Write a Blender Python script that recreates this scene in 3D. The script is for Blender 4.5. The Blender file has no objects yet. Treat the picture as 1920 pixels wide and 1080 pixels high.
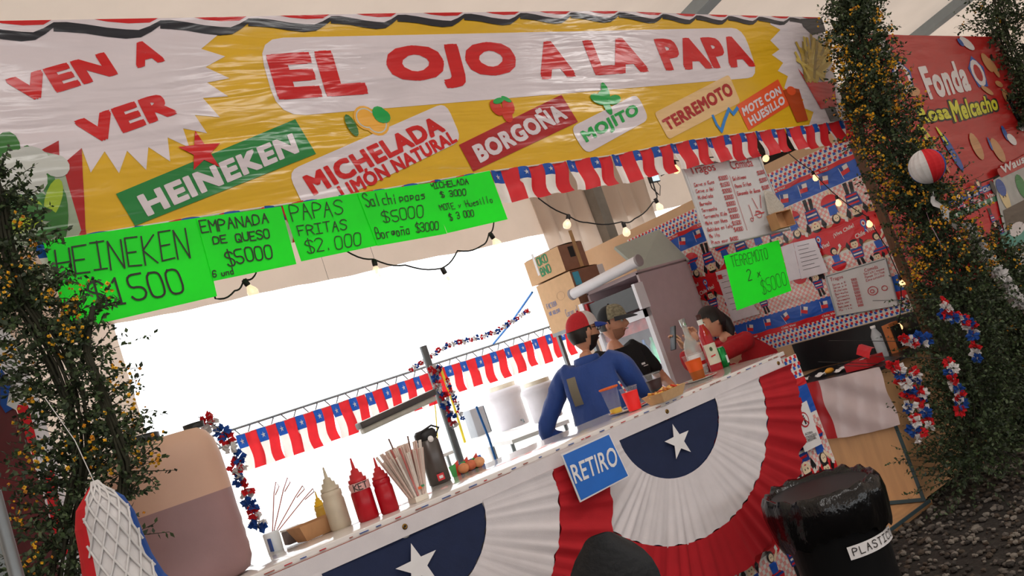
import bpy, bmesh, math, random
import numpy as np
from mathutils import Vector, Matrix
random.seed(7); RNG = np.random.default_rng(7)
SC = bpy.context.scene; COL = SC.collection
PI = math.pi; sin = math.sin; cos = math.cos
# ---------------------------------------------------------------- camera (solved from the vanishing points)
F = 1650.0; CAM = np.array([0.0, -3.0, 1.5])
def _solve(f, vx=(2960, 30), k=.34):
    dx, dy = vx[0]-960, vx[1]-540
    X = np.array([dx, dy, f]); X /= np.linalg.norm(X)
    b = -f*f/(dx*k+dy); V = np.array([k*b, b, f]); V /= np.linalg.norm(V)
    Y = np.cross(V, X)
    return np.array([X, Y, V])
R3 = _solve(F)
cam_d = bpy.data.cameras.new('camera'); cam = bpy.data.objects.new('camera', cam_d); COL.objects.link(cam)
cam_d.lens = F/1920*36; cam_d.sensor_width = 36; cam_d.clip_end = 500
m4 = Matrix.Identity(4)
for i in range(3):
    m4[i][0] = R3[i, 0]; m4[i][1] = -R3[i, 1]; m4[i][2] = -R3[i, 2]; m4[i][3] = CAM[i]
cam.matrix_world = m4; SC.camera = cam
# ---------------------------------------------------------------- world, lights, exposure
SC.view_settings.view_transform = 'Standard'; SC.view_settings.look = 'None'
SC.view_settings.gamma = 1; SC.view_settings.use_curve_mapping = False
SC.view_settings.exposure = 0.12
w = bpy.data.worlds.new('sky'); SC.world = w; w.use_nodes = True
bg = w.node_tree.nodes['Background']; bg.inputs[0].default_value = (.96, .98, 1.0, 1); bg.inputs[1].default_value = 2.6
sd = bpy.data.lights.new('sun', 'SUN'); sd.energy = 1.6; sd.angle = math.radians(6); sd.color = (1, .95, .88)
so = bpy.data.objects.new('sun', sd); COL.objects.link(so); so.rotation_euler = (math.radians(-48), 0, math.radians(-25))
def area(name, loc, target, sx, sy, power, col):
    d = bpy.data.lights.new(name, 'AREA'); d.shape = 'RECTANGLE'; d.size = sx; d.size_y = sy; d.energy = power; d.color = col
    o = bpy.data.objects.new(name, d); COL.objects.link(o); o.location = loc
    o.rotation_euler = (Vector(target)-Vector(loc)).to_track_quat('-Z', 'Y').to_euler(); return o
area('front_fill_light', (-1.5, -4.6, 3.9), (2.2, 0, 2.3), 2.2, 1.0, 40, (1, .95, .92))  # fill light added under the roof to brighten the stall front
for _x, _y in ((3.0, -2.7), (6.0, -2.3), (.9, -3.1)): area('banner_streak_light', (_x, _y, 4.12), (_x, _y+.6, 0), 1.3, .10, 20, (1, .97, .94))  # added unseen strips, placed so their reflections streak the glossy banner
# ---------------------------------------------------------------- helpers
def ray(u, v): return R3 @ np.array([u-960.0, v-540.0, F])
def P(u, v, X=None, Y=None, Z=None):
    """world point where the line of sight of photo position (u, v) meets a real plane of the place"""
    d = ray(u, v)
    t = (X-CAM[0])/d[0] if X is not None else (Y-CAM[1])/d[1] if Y is not None else (Z-CAM[2])/d[2]
    return Vector(CAM+t*d)
CT = 1.165
def G(u, v): return P(u, v, Z=CT)
def lin(h):
    if isinstance(h, str):
        c = [int(h[i:i+2], 16)/255 for i in (0, 2, 4)]
        return tuple(x/12.92 if x <= .04045 else ((x+.055)/1.055)**2.4 for x in c)
    return h
MATS = {}
def M(name, col=None, rough=.6, metal=0., transl=0., trans=0., var=.12, vscale=14, bump=0., bscale=40, stretch=(1, 1, 1), coat=0., emit=None, estr=0, alpha=1, ior=1.45, sheen=0):
    if name in MATS: return MATS[name]
    m = bpy.data.materials.new(name); m.use_nodes = True; MATS[name] = m
    nt = m.node_tree; n = nt.nodes; L = nt.links; b = n['Principled BSDF']; out = n['Material Output']
    c = lin(col)
    geo = n.new('ShaderNodeNewGeometry'); mp = n.new('ShaderNodeMapping'); mp.inputs['Scale'].default_value = stretch
    L.new(geo.outputs['Position'], mp.inputs[0])
    if var > 0:
        no = n.new('ShaderNodeTexNoise'); no.inputs['Scale'].default_value = vscale; no.inputs['Detail'].default_value = 4
        L.new(mp.outputs[0], no.inputs[0])
        mr = n.new('ShaderNodeMapRange'); mr.inputs[1].default_value = .3; mr.inputs[2].default_value = .7
        mr.inputs[3].default_value = 1-var; mr.inputs[4].default_value = 1+var*.6
        L.new(no.outputs[0], mr.inputs[0])
        mx = n.new('ShaderNodeVectorMath'); mx.operation = 'SCALE'; mx.inputs[0].default_value = c
        L.new(mr.outputs[0], mx.inputs['Scale']); L.new(mx.outputs[0], b.inputs['Base Color'])
        csock = mx.outputs[0]
    else:
        b.inputs['Base Color'].default_value = (*c, 1); csock = None
    b.inputs['Roughness'].default_value = rough; b.inputs['Metallic'].default_value = metal
    b.inputs['Transmission Weight'].default_value = trans; b.inputs['IOR'].default_value = ior
    b.inputs['Coat Weight'].default_value = coat; b.inputs['Alpha'].default_value = alpha
    if sheen: b.inputs['Sheen Weight'].default_value = sheen
    if emit: b.inputs['Emission Color'].default_value = (*lin(emit), 1); b.inputs['Emission Strength'].default_value = estr
    if bump > 0:
        nb = n.new('ShaderNodeTexNoise'); nb.inputs['Scale'].default_value = bscale; nb.inputs['Detail'].default_value = 5
        L.new(mp.outputs[0], nb.inputs[0]); bp = n.new('ShaderNodeBump'); bp.inputs['Strength'].default_value = bump
        bp.inputs['Distance'].default_value = .02
        L.new(nb.outputs[0], bp.inputs['Height']); L.new(bp.outputs[0], b.inputs['Normal'])
    if transl > 0:
        tr = n.new('ShaderNodeBsdfTranslucent'); ms = n.new('ShaderNodeMixShader'); ms.inputs[0].default_value = transl
        if csock: L.new(csock, tr.inputs[0])
        else: tr.inputs[0].default_value = (*c, 1)
        L.new(b.outputs[0], ms.inputs[1]); L.new(tr.outputs[0], ms.inputs[2]); L.new(ms.outputs[0], out.inputs[0])
    return m
def vinyl(name, col, rough=.20, transl=0.0):
    """glossy printed tarpaulin: one shared set of creases for the sheet and all the inks on it"""
    if name in MATS: return MATS[name]
    m = M(name, col, rough=rough, var=.05, vscale=5)
    nt = m.node_tree; n = nt.nodes; L = nt.links; b = n['Principled BSDF']
    geo = n.new('ShaderNodeNewGeometry')
    def layer(rot, sc, scale, dist, nrm=None, stre=1.0):
        mp = n.new('ShaderNodeMapping'); mp.inputs['Scale'].default_value = sc; mp.inputs['Rotation'].default_value = (0, rot, 0)
        L.new(geo.outputs['Position'], mp.inputs[0])
        t = n.new('ShaderNodeTexNoise'); t.inputs['Scale'].default_value = scale; t.inputs['Detail'].default_value = 3; t.inputs['Distortion'].default_value = .6
        L.new(mp.outputs[0], t.inputs[0])
        bp = n.new('ShaderNodeBump'); bp.inputs['Strength'].default_value = stre; bp.inputs['Distance'].default_value = dist
        L.new(t.outputs[0], bp.inputs['Height'])
        if nrm: L.new(nrm, bp.inputs['Normal'])
        return bp.outputs[0]
    a = layer(.35, (.35, 1, 2.6), 2.0, .028)
    c = layer(1.1, (.5, 1, 2.2), 5.0, .006, a)
    L.new(c, b.inputs['Normal'])
    return m
class Pl:
    """a flat surface of the place: origin + in-plane axes, facing u x v"""
    def __init__(s, o, u, v):
        s.o = Vector(o); s.u = Vector(u).normalized(); s.v = Vector(v).normalized(); s.n = s.u.cross(s.v).normalized()
    def px(s, a, b):
        d = Vector(ray(a, b)); t = (s.o-Vector(CAM)).dot(s.n)/d.dot(s.n); q = Vector(CAM)+d*t-s.o
        return (q.dot(s.u), q.dot(s.v))
    def w(s, a, b, l=0.): return s.o+s.u*a+s.v*b+s.n*l
def FP(y): return Pl((0, y, 0), (1, 0, 0), (0, 0, 1))
class MB:
    def __init__(s): s.v = []; s.f = []; s.m = []; s.sm = []; s.mats = []
    def mi(s, m):
        if m not in s.mats: s.mats.append(m)
        return s.mats.index(m)
    def add(s, vs, fs, m, smooth=False):
        k = len(s.v); i = s.mi(m); s.v += [tuple(x) for x in vs]
        for f in fs: s.f.append(tuple(k+a for a in f)); s.m.append(i); s.sm.append(smooth)
        return s
    def poly(s, pts, m): return s.add(pts, [tuple(range(len(pts)))], m)
    def box(s, c, sz, m, rot=None, bev=0):
        c = Vector(c); hx, hy, hz = sz[0]/2, sz[1]/2, sz[2]/2
        vs = [Vector((x, y, z)) for x in (-hx, hx) for y in (-hy, hy) for z in (-hz, hz)]
        if rot: vs = [rot @ q for q in vs]
        return s.add([q+c for q in vs], [(0, 1, 3, 2), (4, 6, 7, 5), (0, 4, 5, 1), (2, 3, 7, 6), (0, 2, 6, 4), (1, 5, 7, 3)], m)
    def bbox(s, c, sz, m, bev, rot=None, seg=2):
        bm = bmesh.new(); bmesh.ops.create_cube(bm, size=1)
        for q in bm.verts: q.co = Vector((q.co.x*sz[0], q.co.y*sz[1], q.co.z*sz[2]))
        bmesh.ops.bevel(bm, geom=bm.edges[:], offset=bev, segments=seg, affect='EDGES', profile=.5)
        return s.bm(bm, m, Matrix.Translation(Vector(c)) @ (rot.to_4x4() if rot else Matrix()), True)
    def bm(s, bm, m, mat=None, smooth=False):
        bm.verts.index_update(); vs = [(mat @ q.co if mat else q.co.copy()) for q in bm.verts]
        fs = [tuple(q.index for q in f.verts) for f in bm.faces]; bm.free()
        return s.add(vs, fs, m, smooth)
    def hexa(s, p, m):
        """8 corners: bottom loop 0-3, top loop 4-7"""
        return s.add(p, [(3, 2, 1, 0), (4, 5, 6, 7), (0, 1, 5, 4), (1, 2, 6, 5), (2, 3, 7, 6), (3, 0, 4, 7)], m)
    def tube(s, pts, r, m, n=8, smooth=True, cap=True):
        pts = [Vector(q) for q in pts]; N = len(pts); rr = r if isinstance(r, (list, tuple)) else [r]*N
        vs = []; fs = []; a = None
        for i, q in enumerate(pts):
            t = (pts[min(i+1, N-1)]-pts[max(i-1, 0)]).normalized()
            if a is None: a = t.orthogonal().normalized()
            a = (a-t*a.dot(t)); a = a.normalized() if a.length > 1e-6 else t.orthogonal().normalized()
            b = t.cross(a)
            for j in range(n):
                g = 2*PI*j/n; vs.append(q+(a*cos(g)+b*sin(g))*rr[i])
        for i in range(N-1):
            for j in range(n): k = (j+1) % n; fs.append((i*n+j, i*n+k, (i+1)*n+k, (i+1)*n+j))
        s.add(vs, fs, m, smooth)
        if cap: s.add(vs[:n], [tuple(range(n))[::-1]], m); s.add(vs[-n:], [tuple(range(n))], m)
        return s
    def lathe(s, prof, m, c=(0, 0, 0), n=20, rot=None, smooth=True, sq=1.0, sx=1., sy=1.):
        """profile [(r, z)]; sq<1 makes the plan squarer"""
        c = Vector(c); vs = []; fs = []
        for r, z in prof:
            for j in range(n):
                g = 2*PI*j/n; x, y = cos(g), sin(g)
                if sq < 1: x = math.copysign(abs(x)**sq, x); y = math.copysign(abs(y)**sq, y)
                q = Vector((r*x*sx, r*y*sy, z)); vs.append((rot @ q if rot else q)+c)
        for i in range(len(prof)-1):
            for j in range(n): k = (j+1) % n; fs.append((i*n+j, i*n+k, (i+1)*n+k, (i+1)*n+j))
        s.add(vs, fs, m, smooth)
        if prof[0][0] > 1e-4: s.add(vs[:n], [tuple(range(n))[::-1]], m)
        if prof[-1][0] > 1e-4: s.add(vs[-n:], [tuple(range(n))], m)
        return s
    def sph(s, c, r, m, n=12, k=8, sc=(1, 1, 1), rot=None):
        prof = [(max(sin(PI*i/k), 1e-5)*r, -cos(PI*i/k)*r) for i in range(k+1)]
        kk = len(s.v); s.lathe(prof, m, (0, 0, 0), n)
        for i in range(kk, len(s.v)):
            q = Vector(s.v[i]); q = Vector((q.x*sc[0], q.y*sc[1], q.z*sc[2])); q = rot @ q if rot else q
            s.v[i] = tuple(q+Vector(c))
        return s
    def grid(s, fn, nu, nv, m, smooth=True, wrap=False):
        """fn(i, j) -> point; m is a material or fn(i, j) -> material per cell"""
        k = len(s.v)
        for i in range(nu+1):
            for j in range(nv+1): s.v.append(tuple(fn(i, j)))
        for i in range(nu):
            for j in range(nv):
                mm = m(i, j) if callable(m) else m
                if mm is None: continue
                s.f.append((k+i*(nv+1)+j, k+(i+1)*(nv+1)+j, k+(i+1)*(nv+1)+j+1, k+i*(nv+1)+j+1)); s.m.append(s.mi(mm)); s.sm.append(smooth)
        return s
    def flat(s, pl, pts, m, l=.002):
        s.k = getattr(s, 'k', 0)+1; l += (s.k % 23)*.000012
        return s.poly([pl.w(a, b, l) for a, b in pts], m)
    def fpx(s, pl, pts, m, l=.002): return s.flat(pl, [pl.px(*q) for q in pts], m, l)
    def data(s, name):
        me = bpy.data.meshes.new(name); me.from_pydata(s.v, [], s.f)
        for q in s.mats: me.materials.append(q)
        me.polygons.foreach_set('material_index', s.m); me.polygons.foreach_set('use_smooth', s.sm); me.update()
        return me
    def build(s, name, parent=None, label=None, cat=None, group=None, kind=None):
        o = bpy.data.objects.new(name, s.data(name)); COL.objects.link(o)
        if parent is not None: o.parent = parent; o.matrix_parent_inverse = Matrix.Translation(-parent.location)
        return tag(o, label, cat, group, kind)
def tag(o, label=None, cat=None, group=None, kind=None):
    for k, q in (('label', label), ('category', cat), ('group', group), ('kind', kind)):
        if q: o[k] = q
    return o
def thing(name, loc, label, cat, group=None):
    o = bpy.data.objects.new(name, None); COL.objects.link(o); o.location = loc; o.empty_display_size = .05
    return tag(o, label, cat, group)
def inst(name, me, parent, loc=(0, 0, 0), rot=(0, 0, 0), sc=(1, 1, 1), label=None):
    """a part sharing mesh data; world placement under an unrotated parent"""
    o = bpy.data.objects.new(name, me); COL.objects.link(o); o.parent = parent
    o.location = Vector(loc)-(parent.location if parent else Vector()); o.rotation_euler = rot; o.scale = sc
    if label: o['label'] = label
    return o
# ---- printed lettering
_TX = {}
def textmesh(t, bold):
    if (t, bold) in _TX: return _TX[(t, bold)]
    cu = bpy.data.curves.new('t', 'FONT'); cu.body = t; cu.resolution_u = 3; cu.space_character = 1+bold*2.0
    o = bpy.data.objects.new('t', cu); COL.objects.link(o); bpy.context.view_layer.update()
    dg = bpy.context.evaluated_depsgraph_get(); me = o.evaluated_get(dg).to_mesh()
    v = np.array([q.co[:2] for q in me.vertices]); f = [tuple(p.vertices) for p in me.polygons]
    o.evaluated_get(dg).to_mesh_clear(); bpy.data.objects.remove(o); bpy.data.curves.remove(cu)
    if bold > .008:     # heavy face: the outline thickened all round
        vs = []; fs = []; zs = []
        for k in range(9):
            d = np.array([0, 0]) if k == 8 else bold*np.array([cos(k*PI/4), sin(k*PI/4)])*(1.25 if k % 2 else 1)
            fs += [tuple(i+len(v)*k for i in p) for p in f]; vs.append(v+d); zs.append(np.full(len(v), k*.00005))
        v = np.concatenate(vs); f = fs; z = np.concatenate(zs)
    else: z = np.zeros(len(v))
    lo = v.min(0); hi = v.max(0); v = (v-lo)/(hi-lo); v = np.column_stack([v, z]); _TX[(t, bold)] = (v, f); return v, f
def text(mb, pl, t, quad, m, bold=.03, l=.004, isq=True):
    """quad: photo corners top-left, top-right, bottom-right, bottom-left of the word on plane pl"""
    q = [np.array(pl.px(*c)) if isq else np.array(c) for c in quad]; v, f = textmesh(t, bold); vs = []
    for x, y, z in v:
        a = (q[3]*(1-x)+q[2]*x)*(1-y)+(q[0]*(1-x)+q[1]*x)*y; vs.append(pl.w(a[0], a[1], l+z))
    mb.add(vs, f, m)
# ---- handwriting: a single-stroke alphabet on a 4 x 6 grid
GL = dict(l.split('=') for l in """A=002640 1333
B=00062635343303 334241300000
C=4536160501103041
D=00062645412000
E=46060040 0333
F=460600 0333
G=453616050110304143 4323
H=0006 4046 0343
I=2026 0646 0040
J=4641301001
K=0006 460340
L=060040
M=0006234640
N=00064046
O=160501103041453616
P=00062645443303
Q=160501103041453616 2240
R=00062645443303 2340
S=4536160504334241301001
T=2026 0646
U=060110304146
V=062046
W=0610243046
X=0046 4006
Y=062346 2320
Z=06460040
0=160501103041453616
1=1526 2620 1030
2=051636454400 0040
3=051636454433 13334241301001
4=30360242
5=460603334241301001
6=45361605011030414233 3303
7=064610
8=1333453616051333 13024130100102
9=411030414536160504133344
$=4536160504334241301001 2720
.=1011
,=1110
-=1333
!=2622 2021
x=0033 0330
a=3303010030 3330
b=0600303303
c=33030030
d=33030030 3036
e=023233030030
f=1015 1526 0333
g=3303013133 3311
h=0600 033330
i=1013 1415
l=1016
m=0003 033330 1310
n=0003 033330
o=0333300003
p=0003 03333101
r=0003 0333
s=330302323000
t=1016 0333
u=03003033
v=031033
y=0311 3300
ñ=0003 033330 0535""".split('\n'))
def strokes(ch):
    out = []
    for s in GL.get(ch, '').split():
        p = [(int(s[i]), int(s[i+1])) for i in range(0, len(s)-1, 2)]
        if len(p) > 1: out.append(p)
    return out
def ribbon(mb, pl, pts, wd, m, l):
    for i in range(len(pts)-1):
        a = Vector(pts[i]); b = Vector(pts[i+1]); d = (b-a)
        if d.length < 1e-6: continue
        d.normalize(); n = Vector((-d.y, d.x))*wd/2; a = a-d*wd*.35; b = b+d*wd*.35
        mb.flat(pl, [a-n, b-n, b+n, a+n], m, l+.00012*(i % 3))
def hand(mb, pl, t, quad, m, wd=.006, l=.004, isq=True, jit=.12, adv=5.2):
    q = [np.array(pl.px(*c)) if isq else np.array(c) for c in quad]; W = len(t)*adv-1.2
    for i, ch in enumerate(t):
        jx, jy = random.uniform(-jit, jit)*2, random.uniform(-jit, jit)*3
        for s in strokes(ch):
            if ch not in 'AEFHIKLMNTVWXYZ147' and len(s) > 3:
                for _ in range(2):
                    s = [s[0]]+[p for a, b in zip(s, s[1:]) for p in ((a[0]*.75+b[0]*.25, a[1]*.75+b[1]*.25), (a[0]*.25+b[0]*.75, a[1]*.25+b[1]*.75))]+[s[-1]]
            pp = []; jj = jit if len(s) < 6 else jit*.2
            for x, y in s:
                X = (i*adv+x+jx+random.uniform(-jj, jj))/W; Yv = (y+jy+random.uniform(-jj, jj))/6
                a = (q[3]*(1-X)+q[2]*X)*(1-Yv)+(q[0]*(1-X)+q[1]*X)*Yv; pp.append((a[0], a[1]))
            ribbon(mb, pl, pp, wd*.62 if wd > .004 else wd, m, l)
def star(c, r, a0=PI/2, k=.40):
    return [(c[0]+(r if i % 2 == 0 else r*k)*cos(a0+i*PI/5), c[1]+(r if i % 2 == 0 else r*k)*sin(a0+i*PI/5)) for i in range(10)]
def ell(c, rx, ry, n=20, a0=0, a1=2*PI, rot=0):
    o = []
    for i in range(n):
        g = a0+(a1-a0)*i/(n if abs(a1-a0-2*PI) < 1e-6 else n-1); x, y = rx*cos(g), ry*sin(g)
        o.append((c[0]+x*cos(rot)-y*sin(rot), c[1]+x*sin(rot)+y*cos(rot)))
    return o
def rrect(pl, quad, r=.2, n=5):
    """rounded quad from 4 photo corners"""
    q = [Vector(pl.px(*c)) for c in quad]; out = []
    for i in range(4):
        p, a, b = q[i], q[i-1], q[(i+1) % 4]; h = min((a-p).length, (b-p).length)*r
        A = p+(a-p).normalized()*h; B = p+(b-p).normalized()*h
        for j in range(n): t = j/(n-1); out.append(tuple(A*(1-t)**2+p*2*t*(1-t)+B*t*t))
    return out
def skin(verts, edges, radii, sub=1, root=0):
    me = bpy.data.meshes.new('s'); me.from_pydata([tuple(q) for q in verts], edges, [])
    o = bpy.data.objects.new('s', me); COL.objects.link(o); o.modifiers.new('s', 'SKIN')
    for i, r in enumerate(radii):
        sv = me.skin_vertices[0].data[i]; sv.radius = r if isinstance(r, tuple) else (r, r); sv.use_root = (i == root)
    if sub: sb = o.modifiers.new('b', 'SUBSURF'); sb.levels = sub
    o.modifiers['s'].use_smooth_shade = True
    bpy.context.view_layer.update(); dg = bpy.context.evaluated_depsgraph_get(); ev = o.evaluated_get(dg); e = ev.to_mesh()
    v = [q.co.copy() for q in e.vertices]; f = [tuple(p.vertices) for p in e.polygons]; ev.to_mesh_clear()
    bpy.data.objects.remove(o); bpy.data.meshes.remove(me); return v, f
def remesh(v, f, vox):
    me = bpy.data.meshes.new('r'); me.from_pydata([tuple(q) for q in v], [], f); o = bpy.data.objects.new('r', me); COL.objects.link(o)
    md = o.modifiers.new('r', 'REMESH'); md.mode = 'VOXEL'; md.voxel_size = vox
    sm = o.modifiers.new('s', 'SMOOTH'); sm.iterations = 3; sm.factor = .5
    bpy.context.view_layer.update(); dg = bpy.context.evaluated_depsgraph_get(); ev = o.evaluated_get(dg); e = ev.to_mesh()
    v = [q.co.copy() for q in e.vertices]; f = [tuple(p.vertices) for p in e.polygons]; ev.to_mesh_clear()
    bpy.data.objects.remove(o); bpy.data.meshes.remove(me); return v, f
# ---- common materials
RED = M('red_plastic_sheet', 'd2262e', .45, transl=.35, var=.08); WHT = M('white_plastic_sheet', 'e9e6e0', .45, transl=.35, var=.06); BLU = M('blue_plastic_sheet', '1450a8', .45, transl=.3, var=.1)
CANVAS = M('tent_canvas', 'd9c8b9', .85, transl=.20, var=.05, vscale=3, bump=.12, bscale=9)
GREY = M('grey_steel', '7f8486', .4, metal=.7, var=.1); DARK = M('black_plastic', '17181a', .45, var=.1); WIRE = M('black_cable', '141414', .5, var=0)
CARD = M('kraft_cardboard', 'b98a5f', .8, var=.1, vscale=30, stretch=(1, 1, .2)); CARD2 = M('pale_kraft_cardboard', 'd6ae80', .8, var=.08, vscale=30)
WOODB = M('weathered_batten', '6d4a33', .7, var=.25, vscale=30, stretch=(4, 4, .4))
INKG = M('marker_ink_black', '1d1512', .5, var=0); INKR = M('marker_ink_red', 'b3282f', .5, var=0); PAPER = M('white_paper', 'e6e4e4', .7, var=.04)
BOARD = M('whiteboard_gloss', 'c9c8c8', .15, var=.03); NEON = M('fluorescent_green_card', '1cfa2c', .55, transl=.35, var=.04, vscale=6)
GLASS = M('clear_glass', 'f4fbf8', .04, trans=1, var=0, ior=1.3); CLEARP = M('clear_plastic', 'ffffff', .08, trans=1, var=0, ior=1.12)
# ================================================================ THE SETTING
def struct(mb, name): return mb.build(name, kind='structure')
GRAV = M('dark_gravel', '322e2a', .9, var=.45, vscale=45, bump=.8, bscale=60)
mb = MB(); mb.box((2, -3.5, -.03), (30, 13.4, .04), GRAV); FLOOR = struct(mb, 'floor')
mb = MB(); mb.box((2, 23, -.04), (90, 39.6, .04), M('pale_sunlit_concrete', 'c9c6c0', .9, var=.05)); struct(mb, 'ground_outside')
def roofz(y): return 3.9-.2*y if y > -4 else 4.7+.25*(y+4)
mb = MB(); ys = [3.2, 0, -4, -9.8]
mb.grid(lambda i, j: (-10+22*i/20, ys[j], roofz(ys[j])+.03*sin(i*1.3)), 20, 3, CANVAS); struct(mb, 'ceiling')
STEEL = M('painted_roof_beam', '8e9698', .5, var=.05)
for k, (u, v) in enumerate(((1290, 10), (1745, 30))):
    q = None
    d = Vector(ray(u, v)); n = Vector((0, .2, 1)); q = Vector(CAM)+d*((Vector((0, 0, 3.9))-Vector(CAM)).dot(n)/d.dot(n))
    mb = MB(); a = Vector((q.x, 3.15, roofz(3.15)-.09)); b = Vector((q.x, -4, roofz(-4)-.09)); hw = .075
    o8 = [Vector((sx*hw, 0, sz)) for sz in (-.05, .05) for sx in (-1, 1)]
    mb.hexa([a+o8[0], a+o8[1], b+o8[1], b+o8[0], a+o8[2], a+o8[3], b+o8[3], b+o8[2]], STEEL); struct(mb, 'roof_beam')
def folds(x0, x1, z0, z1, y, n, amp, name, mat=CANVAS, frill=0):
    mb = MB(); nu = int(abs(x1-x0)*30)+8
    mb.grid(lambda i, j: (x0+(x1-x0)*i/nu, y+amp*sin(i*1.0*n)+amp*.6*sin(i*.37*n+j*.8), z0+(z1-z0)*j/8+(frill*sin(i*.9) if j == 0 else 0)), nu, 8, mat)
    return struct(mb, name)
folds(-8, .9, -.02, 3.25, 3.06, .45, .03, 'wall_back')
folds(.55, 1.575, -.02, 3.26, 2.98, .55, .035, 'curtain_left')
mb = MB()
mb.grid(lambda i, j: (-2+12*i/120, 3.03+.012*sin(i*1.9+j)+.03*(1-j/5)*sin(i*.5), 2.67+(3.3-2.67)*j/5), 120, 5, CANVAS); struct(mb, 'valance')
folds(5.35, 6.9, -.02, 3.27, 2.97, .8, .05, 'curtain_right')
for x, t in ((-9.9, 'wall_left'), (11.9, 'wall_right')):
    mb = MB(); mb.grid(lambda i, j: (x, -9.5+12.6*i/30, (roofz(-9.5+12.6*i/30))*j/6), 30, 6, CANVAS); struct(mb, t)
mb = MB(); mb.grid(lambda i, j: (-9.9+21.8*i/30, -9.7, 1.2+2.0*j/4), 30, 4, CANVAS); struct(mb, 'wall_front_unseen')  # unseen canvas behind the camera, added to soften light on the stall front
# stall posts and the plywood side wall
mb = MB(); mb.tube([(.3, .0, 2.52), (5.6, .0, 2.52)], .018, M('rail_steel', '7f8486', .4, metal=.7), 8); struct(mb, 'header_rail')
PLY = M('plywood_sheet', 'c99a6c', .6, var=.16, vscale=6, stretch=(1, 3, .35), bump=.05)
PLYP = M('raw_plywood_partition', 'd3ae88', .7, var=.06, vscale=8)
mb = MB(); mb.box((5.60, 1.52, 1.2), (.02, 3.0, 2.36), PLYP); struct(mb, 'wall_right_plywood')
mb = MB(); mb.box((5.585, -.015, 1.15), (.045, .05, 2.3), WOODB); struct(mb, 'post_front')
mb = MB(); mb.box((.3, .04, 1.6), (.06, .06, 3.2), STEEL); struct(mb, 'post_left')
mb = MB(); a = P(1100, 350, Y=2.9); b = P(1167, 520, Y=2.9); mb.box(((a.x+b.x)/2, 2.86, 1.65), (.12, .12, 3.3), M('galvanised_tent_pole', '8d8880', .5, var=.1)); struct(mb, 'tent_pole')
mb = MB(); mb.box((8.95, .95, 1.5), (5.9, .03, 3.0), M('dark_hessian_screen', '2b241c', .9, var=.3)); struct(mb, 'wall_neighbour')
mb = MB(); mb.box((4.62, .55, .0), (.62, 1.12, .035), PLY); struct(mb, 'floor_plywood')
# stones that can be told apart at the lower right
mb = MB(); bm = bmesh.new(); bmesh.ops.create_icosphere(bm, subdivisions=1, radius=1); iv = np.array([q.co[:] for q in bm.verts]); iff = [tuple(q.index for q in f.verts) for f in bm.faces]; bm.free()
STN = [M('gravel_stone_'+n, c, .85, var=.2, vscale=60) for n, c in (('grey', '5c5650'), ('dark', '35312d'), ('pale', '7c766d'), ('brown', '4a4036'))]
for k in range(9500):
    x = RNG.uniform(3.2, 8.6); y = RNG.uniform(-2.3, .9) if x < 6.2 else RNG.uniform(-1.2, .9); r = RNG.uniform(.007, .02)
    if x < 4.96 and y > -.02: continue
    v = iv*(1+RNG.uniform(-.22, .22, (len(iv), 1)))*np.array([r*RNG.uniform(.8, 1.4), r, r*.7])+np.array([x, y, -.008+r*.4+RNG.uniform(0, .006)])
    mb.add(v, iff, STN[RNG.integers(0, 4)])
mb.build('gravel', FLOOR, kind='stuff')
# ================================================================ THE COUNTER
ctr = thing('bar_counter', (2, .24, 0), 'long bar counter with a glossy white top across the stall front', 'counter')
GLOSSW = M('glossy_white_laminate', 'dedad6', .12, var=.07, vscale=3, stretch=(.4, 5, 1), coat=.3)
CHIP = M('worn_red_board_edge', '9c4a38', .6, var=.4, vscale=30)
mb = MB(); mb.bbox((1.87, .24, 1.145), (4.42, .50, .04), GLOSSW, .004); mb.build('countertop', ctr)
mb = MB(); mb.box((1.87, -.0125, 1.140), (4.42, .006, .006), CHIP)
for k in range(60):
    x = -.3+4.36*k/60+random.uniform(0, .05); mb.box((x, -.0135, 1.152), (random.uniform(.01, .04), .005, .003), random.choice([RED, BLU, CHIP]))
mb.build('edge_strip', ctr)
mb = MB(); mb.box((1.87, .045, .57), (4.38, .02, 1.10), M('white_painted_panel', 'cfcac6', .6)); mb.build('front_panel', ctr)
for x in (-.25, 1.9, 4.0):
    mb = MB(); mb.box((x, .43, .56), (.05, .05, 1.12), WOODB); mb.build('leg', ctr)
FABW = M('white_pleated_cotton', 'd8d2d4', .85, var=.05, bump=.1, bscale=300); FABR = M('red_pleated_cotton', 'b01420', .85, var=.08, bump=.1, bscale=300); FABB = M('navy_cotton', '1b2748', .85, var=.1, bump=.1, bscale=300)
BRASS = M('brass_eyelet', '8a6a38', .35, metal=.9, var=.1)
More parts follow.
